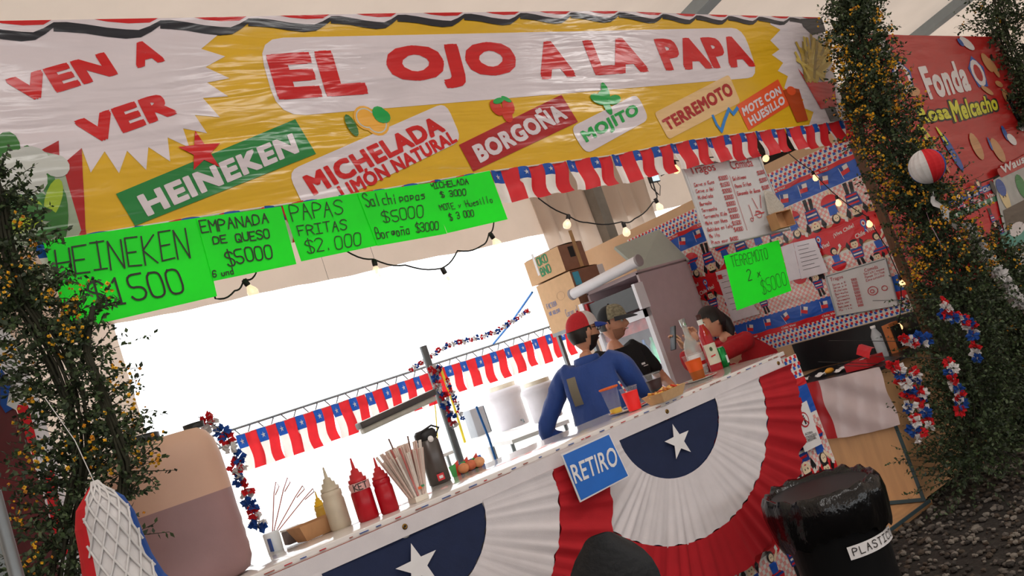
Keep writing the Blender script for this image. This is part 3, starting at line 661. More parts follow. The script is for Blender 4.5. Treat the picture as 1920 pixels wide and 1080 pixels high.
# ================================================================ GREEN PRICE CARDS
def card(q, lines, label, y=-.10, th=.006):
    pl = FP(y); mb = MB(); r_ = [pl.px(*c) for c in q]; n = 6
    A, B, C_, D = [Vector(c) for c in r_]
    def fn(i, j, l):
        s, t = i/n, j/n; p = (A*(1-s)+B*s)*(1-t)+(D*(1-s)+C_*s)*t; return pl.w(p.x, p.y, l)
    mb.grid(lambda j, i: fn(i, j, 0), n, n, NEON, False); mb.grid(lambda i, j: fn(i, j, -.0015), n, n, NEON, False)
    o = mb.build('price_card', None, label, 'sign', 'fluorescent green handwritten price cards'); mb = MB()
    for t, qq, wd in lines: hand(mb, pl, t, qq, INKG, wd, .003)
    mb.build('handwriting', o); return o
card([(80, 452), (374, 408), (407, 555), (130, 620)], [('HEINEKEN', [(101, 470), (347, 429), (356, 483), (108, 520)], .008), ('$1500', [(163, 532), (330, 502), (345, 546), (176, 582)], .011)], 'green card for beer at $1500, leftmost, part behind the branches', -.10)
card([(368, 409), (527, 387), (556, 495), (400, 527)], [('EMPANADA', [(372, 415), (500, 401), (503, 418), (378, 438)], .007), ('DE QUESO', [(398, 445), (503, 430), (506, 447), (401, 458)], .007), ('$5000', [(418, 473), (506, 458), (510, 483), (427, 499)], .008), ('6 und', [(398, 508), (436, 502), (439, 514), (399, 520)], .006)], 'green card reading EMPANADA DE QUESO $5000, second from the left', -.104)
card([(530, 385), (674, 361), (708, 460), (565, 490)], [('PAPAS', [(538, 384), (641, 376), (643, 402), (548, 415)], .006), ('FRITAS', [(555, 425), (649, 412), (650, 431), (561, 443)], .006), ('$2,000', [(570, 452), (675, 436), (676, 460), (577, 476)], .006)], 'green card reading PAPAS FRITAS $2,000', -.10)
card([(670, 362), (806, 343), (838, 438), (708, 461)], [('Salchipapas', [(678, 364), (796, 357), (797, 373), (687, 389)], .006), ('$5000', [(714, 398), (792, 385), (793, 408), (720, 418)], .006), ('Borgoña $3000', [(701, 428), (821, 415), (822, 430), (707, 449)], .006)], 'green card reading Salchipapas $5000 and Borgoña $3000', -.104)
card([(803, 344), (918, 320), (952, 411), (839, 437)], [('MICHELADA', [(805, 344), (876, 335), (878, 345), (808, 355)], .006), ('$ 3000', [(824, 361), (872, 354), (873, 366), (828, 371)], .006), ('MOTE y Huesillo', [(822, 385), (921, 367), (924, 380), (827, 395)], .005), ('$ 3 000', [(840, 402), (886, 393), (888, 405), (844, 414)], .006)], 'green card reading MICHELADA and MOTE y Huesillo, at the end of the row', -.10)
card([(1357, 480), (1460, 450), (1484, 545), (1382, 582)], [('TERREMOTO', [(1368, 481), (1436, 466), (1440, 486), (1373, 502)], .005), ('2 x', [(1398, 506), (1424, 500), (1427, 517), (1402, 526)], .007), ('$5000', [(1424, 526), (1470, 511), (1475, 535), (1429, 552)], .005)], 'green card reading TERREMOTO 2 x $5000 hanging under the large whiteboard', -.05)
# ================================================================ FLAG STRIPS
def flagmesh(seed, h=.20, w_=.15):
    """one plastic flag hung sideways: blue square with a star above white, red beside it"""
    rs = random.Random(seed); ph = rs.uniform(0, 6); mb = MB(); am = .012
    def f(x, z): return (x+am*.8*sin(-z*26+ph)*(-z/h)*1.3, -.014*sin(x*2*PI/w_*1.0+ph*.3)-.018*(-z/h)*sin(z*20+ph), z)
    mb.grid(lambda i, j: f(i/8*w_, -h+j/8*h), 8, 8, lambda i, j: RED if i >= 4 else (BLU if j >= 5 else WHT))
    s = star((w_*.25, -h*.20), .018); p = [f(*c) for c in s]; mb.poly([(a, b-.004, c) for a, b, c in p], WHT); return mb.data('flag')
FM = [flagmesh(s) for s in range(5)]
def strip(pts, y, n, label, h=1., group='strips of plastic flags'):
    ws = [P(u, v, Y=y) for u, v in pts]; t = thing('flag_strip', ws[0], label, 'bunting', group); x0, x1 = ws[0].x, ws[-1].x
    def zz(x):
        for a, b in zip(ws, ws[1:]):
            if a.x <= x <= b.x: return a.z+(b.z-a.z)*(x-a.x)/(b.x-a.x)
        return ws[-1].z
    mb = MB(); mb.tube([q+Vector((0, -.006, .0)) for q in ws], .004, WHT, 5); mb.build('cord', t); st = (x1-x0)/n
    for k in range(n):
        x = x0+st*k; z = zz(x); sl = math.atan2(zz(min(x+st, x1))-z, st) if x+st <= x1 else 0
        inst('flag', FM[k % 5], t, (x, y-.008-.003*(k % 2), z), (0, -sl, 0), (st/.15*1.02, 1, h*random.uniform(.95, 1.05)))
    return t
strip([(60, 458), (380, 407), (670, 364), (920, 322), (1150, 292), (1300, 263), (1400, 250), (1500, 238), (1590, 226)], -.055, 32, 'strip of red, white and blue plastic flags along the lower edge of the banner', .76)
strip([(440, 818), (620, 760), (800, 700)], 4.16, 11, 'backlit plastic flag strip on the far truss, left of the grey pole', 1.5)
strip([(800, 698), (900, 668), (1066, 615)], 4.16, 10, 'backlit plastic flag strip from the grey pole to the cardboard boxes', 1.4)
# ================================================================ ON THE COUNTER
ALC = dict(rough=.08, var=0)
CUPP = M('thin_clear_cup', 'f2f2f2', alpha=.09, **ALC); GLS = M('bottle_glass', 'e8f4ee', alpha=.30, rough=.03, var=0)
def squeeze(x, y, h, r, body, cap, label, z0=CT, fill=None):
    t = thing('squeeze_bottle', (x, y, z0), label, 'bottle', 'squeeze sauce bottles')
    k = h/.24; hb = h*.62
    mb = MB(); mb.lathe([(r*.9, 0), (r, .006), (r, hb*.72), (r*.9, hb*.80), (r*.97, hb*.86), (r*.97, hb*.96), (r*.80, hb)], body, (x, y, z0), 24); mb.build('body', t)
    mb = MB(); mb.lathe([(r*.88, hb), (r*.88, hb+.012*k), (r*.66, hb+.014*k), (r*.62, hb+.030*k), (r*.42, hb+.032*k), (r*.36, hb+.046*k), (r*.17, hb+.050*k), (r*.08, h), (.0005, h)], cap, (x, y, z0), 20); mb.build('nozzle_cap', t)
    return t
p_ = G(641, 990); CREAM = M('cream_plastic', 'c9bda6', .4); squeeze(p_.x, p_.y, .245, .042, CREAM, CREAM, 'cream coloured squeeze bottle behind the cardboard boat tray')
p_ = G(693, 974); RB = M('red_squeeze_plastic', 'c01424', .25, transl=.15); RC = M('red_cap', 'd8333a', .4, transl=.2); t = squeeze(p_.x, p_.y, .245, .041, RB, RC, 'red squeeze bottle with a KET label, middle of the sauce bottles')
mb = MB(); z_ = CT+.118; mb.grid(lambda i, j: (p_.x+.0425*cos(PI*1.02+PI*.85*i/14), p_.y+.0425*sin(PI*1.02+PI*.85*i/14), z_+.032*j), 14, 1, M('pink_label_tape', 'dfa9a4', .6)); lb = mb.build('label', t)
mb = MB(); pl = Pl((p_.x, p_.y, z_), (cos(math.radians(-20)), sin(math.radians(-20)), 0), (0, 0, 1)); hand(mb, pl, 'KET', [(-.026, .028), (.026, .028), (.026, .004), (-.026, .004)], INKG, .0036, .0442, False, .05); mb.build('handwriting', lb)
p_ = G(733, 960); squeeze(p_.x, p_.y, .218, .036, RB, RC, 'plain red squeeze bottle without label, right of the KET bottle')
p_ = P(604, 965, Y=.45); squeeze(p_.x, p_.y, .160, .024, M('mustard_plastic', 'c9a13a', .4), M('yellow_cap', 'e8b720', .4), 'small yellow mustard bottle behind the cardboard boat tray')
def boat(x, y, L, W, h, rot, label, food=False, z0=CT):
    t = thing('boat_tray', (x, y, z0), label, 'tray'); R_ = Matrix.Rotation(rot, 3, 'Z')
    def q(a, b, c): return R_ @ Vector((a, b, c))+Vector((x, y, z0))
    mb = MB(); bl, bw = L*.38, W*.34
    o = [q(-bl, -bw, .001), q(bl, -bw, .001), q(bl, bw, .001), q(-bl, bw, .001)]; u = [q(-L/2, -W/2, h), q(L/2, -W/2, h), q(L/2, W/2, h), q(-L/2, W/2, h)]
    c = Vector((x, y, z0+.003)); oi = [a+(c-a)*.04 for a in o]; ui = [a+(Vector((x, y, a.z))-a)*.03 for a in u]
    mb.add(o+u+oi+ui, [(3, 2, 1, 0)]+[(i, (i+1) % 4, 4+(i+1) % 4, 4+i) for i in range(4)]+[(8, 9, 10, 11)]+[(8+(i+1) % 4, 8+i, 12+i, 12+(i+1) % 4) for i in range(4)]+[(4+i, 4+(i+1) % 4, 12+(i+1) % 4, 12+i) for i in range(4)], CARD2 if food else CARD); mb.build('tray_body', t)
    if food:
        FR = [M('fried_'+n, c_, .6, var=.2, vscale=80) for n, c_ in (('gold', 'e0a84a'), ('pale', 'edc97a'), ('brown', 'b86f2c'), ('red', 'c23a1e'))]
        for k in range(46):
            a = random.uniform(-L*.43, L*.43); b = random.uniform(-W*.32, W*.32); r = Matrix.Rotation(random.uniform(0, PI), 3, 'Z') @ Matrix.Rotation(random.uniform(-.5, .5), 3, 'Y')
            mb = MB(); mb.bbox((0, 0, 0), (.035, .011, .010), random.choice(FR[:3] if k % 7 else FR[3:]), .003, seg=1); o_ = inst('fried_piece', mb.data('fried_piece'), t, q(a, b, h*.9+random.uniform(-.012, .016)*(1-abs(a)/L))); o_.rotation_euler = r.to_euler()
    return t
p_ = G(603, 1003); boat(p_.x, p_.y+.02, .20, .11, .062, .10, 'empty kraft cardboard boat tray at the left end of the counter row')
# straws in their dispenser
p_ = G(797, 938); px_, py_ = p_.x, p_.y+.045; t = thing('straw_holder', (px_, py_, CT), 'clear holder packed with pink and white wrapped paper straws', 'straw holder')
mb = MB()
for k in range(4):
    a = PI/4+k*PI/2; b = a+PI/2; c0 = [(px_+.045*cos(g), py_+.045*sin(g)) for g in (a, b)]; c1 = [(px_+.060*cos(g), py_+.060*sin(g)) for g in (a, b)]
    mb.poly([(c0[0][0], c0[0][1], CT), (c0[1][0], c0[1][1], CT), (c1[1][0], c1[1][1], CT+.10), (c1[0][0], c1[0][1], CT+.10)], CUPP)
mb.box((px_, py_, CT+.012), (.06, .06, .022), M('frosted_base', 'e6dccb', .3)); mb.build('dispenser', t)
mb = MB(); mb.box((px_-.005, py_-.047, CT+.052), (.016, .002, .01), M('orange_sticker', 'e8632a', .5)); mb.box((px_+.008, py_-.048, CT+.056), (.014, .002, .008), M('green_sticker', '3c8a5c', .5)); mb.build('sticker', t)
SM = []
for nm, c_ in (('white_straw_wrap', 'e8ddd2'), ('blush_straw_wrap', 'dcc3b6'), ('red_striped_straw', 'c9706a')):
    for hh in (.175, .205): mb = MB(); mb.tube([(0, 0, 0), (0, 0, hh)], .0042, M(nm, c_, .7, var=.06), 6, cap=True); SM.append(mb.data('straw'))
for k in range(120):
    a = random.uniform(0, 2*PI); rr = math.sqrt(random.random()); bx, by = rr*.036*cos(a), rr*.034*sin(a); lean = Vector((rr*.34*cos(a)-.08, rr*.26*sin(a), 1)).normalized()
    o = inst('straw', SM[(k % 4) if k % 9 else 4+k % 2], t, (px_+bx, py_+by, CT+.024)); o.rotation_euler = lean.to_track_quat('Z', 'Y').to_euler()
for dx, hh in ((-.05, .25), (.045, .235)):
    mb = MB(); mb.tube([(0, 0, 0), (0, 0, hh)], .0035, M('brown_stirrer', '7a5a50', .6), 6); o = inst('stirrer', mb.data('stirrer'), t, (px_+dx*.3, py_, CT+.02)); o.rotation_euler = Vector((dx*2.4, 0, 1)).to_track_quat('Z', 'Y').to_euler()
# thermos
t = thing('thermos', (2.03, .44, CT), 'dark steel thermos flask with a strap standing behind the straws', 'thermos')
mb = MB(); mb.lathe([(.046, 0), (.050, .004), (.050, .185), (.044, .20)], M('gunmetal_steel', '5a5553', .3, metal=.6), (2.03, .44, CT), 24); mb.build('body', t)
mb = MB(); mb.lathe([(.047, .20), (.05, .205), (.05, .232), (.04, .245), (.001, .247)], DARK, (2.03, .44, CT), 24); mb.build('lid', t)
mb = MB(); mb.tube([(2.07, .42, CT+.21), (2.09, .41, CT+.235), (2.05, .40, CT+.255), (1.99, .41, CT+.24), (1.985, .42, CT+.21)], .005, DARK, 6); mb.build('strap', t)
mb = MB(); mb.lathe([(.014, 0), (.014, .003), (.001, .003)], PAPER, (2.02, .39, CT+.20), 14, Matrix.Rotation(PI/2, 3, 'X')); mb.build('badge', t)
mb = MB(); mb.box((2.01, .388, CT+.03), (.035, .003, .03), OC_R); mb.box((2.01, .386, CT+.03), (.02, .003, .012), PAPER); mb.build('label', t)
# food bag beyond
t = thing('bread_bag', (2.19, .42, CT), 'colourful snack bag with bread rolls beside the thermos', 'bag')
for k, (dx, dy, c_) in enumerate(((0, 0, 'd58a5c'), (.05, .01, 'c96d4a'), (.09, .0, 'e0a070'))): mb = MB(); mb.sph((2.16+dx, .43+dy, CT+.024), .026, M('bread_roll_%s' % 'abc'[k], c_, .6, var=.2, vscale=50), 12, 8, (1.1, .9, .9)); mb.build('bread_roll', t)
mb = MB()
for k in range(9): mb.poly([(2.11+.02*k, .455, CT), (2.13+.02*k, .45, CT), (2.14+.018*k, .452, CT+.055+.012*sin(k*2.)), (2.105+.02*k, .46, CT+.05)], M(('leaf_green_film', 'red_film', 'blue_film')[k % 3], ('3c9a48', 'd8402c', '2a62c0')[k % 3], .3))
mb.build('wrapper', t)
# cups and plates
LQ = dict(rough=.55, var=.05)
def cup(u, v, h, rb, rt, lab, liq=None, lh=.7, rim=None, liq2=None, col=None, z0=CT, pos=None):
    q = pos or G(u, v); t = thing('plastic_cup', (q.x, q.y, z0), lab, 'cup', 'plastic drink cups on the counter')
    zw = h*lh if liq else 0; rw = rb+(rt-rb)*zw/h; mb = MB(); mb.lathe([(rw, zw+.0005), (rt, h), (rt+.003, h), (rt+.003, h-.004)], CUPP, (q.x, q.y, z0), 24); mb.build('cup_wall', t)
    if liq:
        r1 = rb+(rt-rb)*lh-.0015; mb = MB(); z1 = h*lh
        if liq2: zm = z1*.45; rm = rb+(rt-rb)*zm/h-.0015; mb.lathe([(rb-.0005, .001), (rm, zm)], liq2, (q.x, q.y, z0), 24); mb.lathe([(rm, zm), (r1, z1), (.0005, z1)], liq, (q.x, q.y, z0), 24)
        else: mb.lathe([(rb-.0005, .001), (r1, z1), (.0005, z1)], liq, (q.x, q.y, z0), 24)
        mb.build('drink', t)
    if rim: mb = MB(); mb.lathe([(rt+.002, h-.007), (rt+.006, h-.002), (rt+.004, h+.003), (rt-.002, h)], rim, (q.x, q.y, z0), 24); mb.build('salted_rim', t)
    return t, q
PLATE = M('white_card_plate', 'd9d2c8', .5)
def plate(q, r, lab):
    t = thing('paper_plate', (q.x, q.y, CT), lab, 'plate', 'paper plates and flag napkins on the counter'); mb = MB(); mb.lathe([(.001, .002), (r*.7, .002), (r, .010), (r, .011), (r*.7, .0035), (.001, .0035)], PLATE, (q.x, q.y, CT), 28); mb.build('plate', t)
    mb = MB(); 
    for k in range(10):
        a = k*2*PI/10; b = a+.5; pts = [(q.x+rr*cos(g), q.y+rr*sin(g), CT+.0045+(rr/r)**3*.006) for rr, g in ((r*.7, a), (r*.97, a), (r*.97, b), (r*.7, b))]; mb.poly(pts, (RED, BLU, WHT)[k % 3])
    mb.build('flag_print', t); return t
q1 = G(1180, 770); q2 = G(1316, 712)
plate(q1+Vector((.02, .02, 0)), .105, 'paper plate with flag print under the pink drink'); plate(q2+Vector((.02, .03, 0)), .10, 'paper plate with flag print under the orange beer cup')
pz = CT+.004
cup(0, 0, .132, .030, .045, 'nearly empty cup with an orange salted rim and yellow dregs', M('yellow_dregs', 'd8b23a', **LQ), .18, M('orange_chilli_rim', 'd8632c', .8, var=.3, vscale=200), z0=pz, pos=G(1172, 772)+Vector((0, .06, 0)))
t, q = cup(0, 0, .115, .032, .044, 'cup of bright pink drink with a striped straw', M('pink_drink', 'ff3433', transl=.35, **LQ), .80, z0=pz, pos=G(1192, 770))
mb = MB(); a = Vector((q.x+.01, q.y, pz+.03)); b = Vector((q.x-.035, q.y+.01, pz+.155))
for k in range(9): mb.tube([a+(b-a)*k/9, a+(b-a)*(k+1)/9], .0042, RED if k % 2 else WHT, 8)
mb.build('straw', t)
cup(1235, 742, .125, .032, .047, 'cup of dark red wine drink behind the food tray', M('dark_wine_drink', '2e1214', **LQ), .72, liq2=M('dark_cola_drink', '1d2226', **LQ))
cup(0, 0, .145, .036, .050, 'large cup of orange beer on the right paper plate', M('orange_drink', 'f2641a', transl=.35, **LQ), .78, liq2=M('amber_drink', 'b85f1c', transl=.3, **LQ), z0=pz, pos=G(1312, 713))
a = G(1222, 762); b = G(1285, 738); boat((a.x+b.x)/2+.02, (a.y+b.y)/2+.03, .22, .12, .048, .15, 'long kraft boat tray heaped with golden fried food among the cups', True)
# bottles and can
p_ = G(1322, 700); x, y = p_.x, p_.y+.03; t = thing('glass_bottle', (x, y, CT), 'large clear glass spirit bottle behind the orange beer cup', 'bottle')
mb = MB(); mb.lathe([(.045, 0), (.05, .006), (.052, .12), (.050, .17), (.040, .20), (.022, .225), (.017, .25), (.016, .32), (.018, .322), (.018, .335)], GLS, (x, y, CT), 28); mb.lathe([(.046, .004), (.048, .11), (.001, .11)], M('clear_spirit', 'dfeae6', alpha=.25, **ALC), (x, y, CT), 24); mb.build('body', t)
mb = MB(); mb.lathe([(.019, .30), (.0195, .345), (.001, .347)], M('silver_capsule', 'a8adab', .25, metal=.8), (x, y, CT), 20); mb.build('cap', t)
mb = MB(); mb.grid(lambda i, j: (x+.0535*cos(PI*.95+PI*.9*i/14), y+.0535*sin(PI*.95+PI*.9*i/14), CT+.04+.085*j), 14, 1, PAPER); lb = mb.build('label', t)
mb = MB(); mb.grid(lambda i, j: (x+.0542*cos(PI*1.15+PI*.5*i/8), y+.0542*sin(PI*1.15+PI*.5*i/8), CT+.055+.022*j), 8, 1, OC_R); mb.build('print', lb)
p_ = G(1345, 694); x, y = p_.x, p_.y; t = thing('red_liqueur_bottle', (x, y, CT), 'tall bottle of red liqueur with a cream label, left of the green can', 'bottle')
mb = MB(); mb.lathe([(.036, 0), (.038, .005), (.038, .20), (.034, .23), (.018, .265), (.015, .28)], M('red_liqueur_glass', 'b00c20', .06, coat=.5), (x, y, CT), 26); mb.build('body', t)
mb = MB(); mb.lathe([(.0155, .275), (.0165, .31), (.001, .31)], PAPER, (x, y, CT), 20); mb.build('neck_label', t)
mb = MB(); mb.lathe([(.0165, .308), (.017, .338), (.001, .34)], M('maroon_cap', '4d2322', .4), (x, y, CT), 20); mb.build('cap', t)
mb = MB(); mb.grid(lambda i, j: (x+.0388*cos(PI*.95+PI*.9*i/12), y+.0388*sin(PI*.95+PI*.9*i/12), CT+.04+.12*j), 12, 1, M('cream_label', 'ded6c4', .6)); lb = mb.build('label', t)
pl = Pl((x, y, CT), (cos(math.radians(-40)), sin(math.radians(-40)), 0), (0, 0, 1)); mb = MB(); mb.flat(pl, ell((0, .128), .009, .013, 12), M('green_crest', '4d5a38', .6), .0395); mb.flat(pl, [(-.014, .082), (.014, .086), (.014, .094), (-.014, .09)], OC_R, .0395); mb.build('print', lb)
p_ = G(1360, 688); x, y = p_.x, p_.y; t = thing('drink_can', (x, y, CT), 'green beer can standing at the right end of the counter', 'can'); CANG = M('green_can_metal', '13803c', .25, metal=.5, var=.05)
mb = MB(); mb.lathe([(.024, 0), (.031, .008), (.033, .012), (.033, .105), (.028, .118)], CANG, (x, y, CT), 24); mb.build('body', t)
mb = MB(); mb.lathe([(.028, .118), (.029, .121), (.026, .119), (.001, .118)], M('can_silver', 'c0c4c4', .25, metal=.9), (x, y, CT), 24); mb.build('lid', t)
mb = MB(); mb.grid(lambda i, j: (x+.0335*cos(PI*1.45+PI*.3*i/6), y+.0335*sin(PI*1.45+PI*.3*i/6), CT+.02+.045*j), 6, 1, PAPER); mb.build('label', t)
# big beverage drum on the left end
a = P(212, 900, Y=.12); b = P(481, 960, Y=.12); r = (b.x-a.x)*.95/2; x = (a.x+b.x)/2-.02; y = .25
t = thing('beverage_drum', (x, y, CT), 'large translucent pinkish plastic drum half full at the left end of the bar', 'drum')
DT = M('frosted_drum_upper', 'deb49c', .5, transl=.15, var=.06, vscale=5, bump=.05); DB = M('frosted_drum_filled', 'a38080', .5, transl=.1, var=.12, vscale=5, bump=.05)
H = P(400, 790, Y=.1).z-CT; pr = [(.78, 0), (.93, .015), (1.0, .05)]+[(1+.012*(i % 2), .07+.022*i) for i in range(6)]+[(1., .22), (1., H*.56)]; pr2 = [(1., H*.56), (.995, H*.7), (.985, H*.8), (.95, H*.90), (.86, H*.965), (.74, H), (.3, H*1.005), (.001, H*1.005)]
mb = MB(); mb.lathe([(q_[0]*r, q_[1]) for q_ in pr], DB, (x, y, CT), 40, sq=.82); mb.lathe([(q_[0]*r, q_[1]) for q_ in pr2], DT, (x, y, CT), 40, sq=.82); mb.build('body', t)
mb = MB(); mb.lathe([(.075, H), (.078, H+.004), (.078, H+.028), (.07, H+.03), (.001, H+.03)], DARK, (x-.06, y-.02, CT), 28); mb.build('lid', t)
mb = MB(); mb.lathe([(.035, H), (.037, H+.022), (.001, H+.024)], DARK, (x+.14, y-.02, CT), 20); mb.build('spout_cap', t)
# utensil jar, dark box and carton behind the left end
t = thing('utensil_jar', (1.24, .44, CT), 'white jar holding red-handled tongs and whisks beside the drum', 'jar')
mb = MB(); mb.lathe([(.03, 0), (.032, .07), (.029, .075)], M('milky_jar', 'dfe6ea', .3), (1.24, .44, CT), 20); mb.box((1.215, .41, CT+.03), (.004, .03, .05), BLU); mb.build('jar_body', t); TG = M('copper_red_wire', 'a8483a', .4, metal=.4)
for dx, dz in ((.05, .16), (.09, .16), (.13, .12), (.16, .10)):
    mb = MB(); mb.tube([(1.24, .44, CT+.05), (1.24+dx, .42, CT+.05+dz), (1.25+dx*1.25, .425, CT+.05+dz*1.25), (1.262+dx*1.2, .43, CT+.05+dz*1.12), (1.245+dx, .425, CT+.05+dz*.95)], .0022, TG, 5); mb.build('utensil', t)
t = thing('dark_box', (1.32, .47, CT), 'small dark box at the back edge behind the boat tray', 'box'); mb = MB(); mb.bbox((1.33, .455, CT+.028), (.075, .05, .054), M('taupe_plastic', '6b5c58', .6), .004); mb.build('body', t); mb = MB(); mb.box((1.33, .455, CT+.058), (.078, .053, .006), M('pale_lid', 'cfc9c2', .5)); mb.build('lid', t)
# ================================================================ PEOPLE
SKN = M('skin_tone', 'c98f72', .5, var=.06); SKN2 = M('skin_tone_fair', 'd9a283', .5, var=.06); HAIR = M('dark_hair', '1d1512', .5, var=.3, vscale=60, stretch=(1, 1, .2)); LIP = M('lips', 'a8584c', .5); EYEW = M('eye_white', 'e6e2da', .3, var=0)
def headmesh(nu=44, nv=36, s=1.0, fem=0):
    vs = []; fs = []
    for i in range(nv+1):
        th = PI*i/nv
        for j in range(nu):
            g = 2*PI*j/nu; dx, dy, dz = sin(th)*cos(g), sin(th)*sin(g), -cos(th)
            x, y, z = .099*dx, .077*dy, .120*dz
            if dz < 0: y *= 1-.30*(-dz)**1.6; x *= 1-.16*(-dz)**2 if dx > 0 else 1-.35*(-dz)**1.2
            if dx > 0:
                G_ = lambda yy, zz, sy, sz: math.exp(-((abs(y)-yy)/sy)**2-((z-zz)/sz)**2)
                x += .030*G_(0, -.022, .012, .019)+.010*G_(0, .0, .009, .022)+.006*G_(.025, .028, .03, .009)-.011*G_(.031, .010, .014, .012)
                x += .007*G_(0, -.054, .022, .006)+.010*G_(0, -.094, .022, .016)+.004*G_(.042, -.02, .018, .018)-.004*G_(0, -.074, .02, .006)
            vs.append(Vector((x*s, y*s, z*s)))
    for i in range(nv):
        for j in range(nu): k = (j+1) % nu; fs.append((i*nu+j, i*nu+k, (i+1)*nu+k, (i+1)*nu+j))
    return vs, fs
def merge(*ms):
    V, Fc = [], []
    for v, f in ms: k = len(V); V += v; Fc += [tuple(i+k for i in q) for q in f]
    return V, Fc
def handmesh(wr, fwd, nrm, curl=.5, side=1, s=1.):
    """wrist, direction of the palm, palm normal; four fingers and a thumb leaving the side"""
    fwd = Vector(fwd).normalized(); nrm = (Vector(nrm)-fwd*Vector(nrm).dot(fwd)).normalized(); sd = fwd.cross(nrm)*side; wr = Vector(wr)
    V = [wr, wr+fwd*.045*s, wr+fwd*.085*s]; E_ = [(0, 1), (1, 2)]; Rr = [(.026*s, .020*s), (.036*s, .017*s), (.036*s, .014*s)]; out = [skin(V, E_, Rr, 2)]
    for k, L in enumerate((.070, .080, .075, .060)):
        b = wr+fwd*.080*s+sd*(.030-.020*k)*s; d = fwd.copy(); pts = [b-fwd*.02*s, b]
        for m_, fr in enumerate((.45, .32, .23)):
            c = curl*(.55, .8, .7)[m_]; d = (d*cos(c)+nrm*sin(c)).normalized() if m_ == 0 else (Matrix.Rotation(c, 3, d.cross(nrm).normalized() if d.cross(nrm).length > .1 else sd) @ d).normalized(); pts.append(pts[-1]+d*L*fr*s)
        out.append(skin(pts, [(i, i+1) for i in range(4)], [.0095*s, .0092*s, .0085*s, .0078*s, .0066*s], 1))
    b = wr+fwd*.025*s+sd*.026*s; d = (fwd*.55+sd*.75+nrm*.3).normalized(); p1 = b+d*.035*s; d2 = (fwd*.8+sd*.15+nrm*.5).normalized()
    out.append(skin([b-d*.01, p1, p1+d2*.03*s, p1+d2*.055*s], [(0, 1), (1, 2), (2, 3)], [.014*s, .0115*s, .0095*s, .008*s], 1))
    return merge(*out)
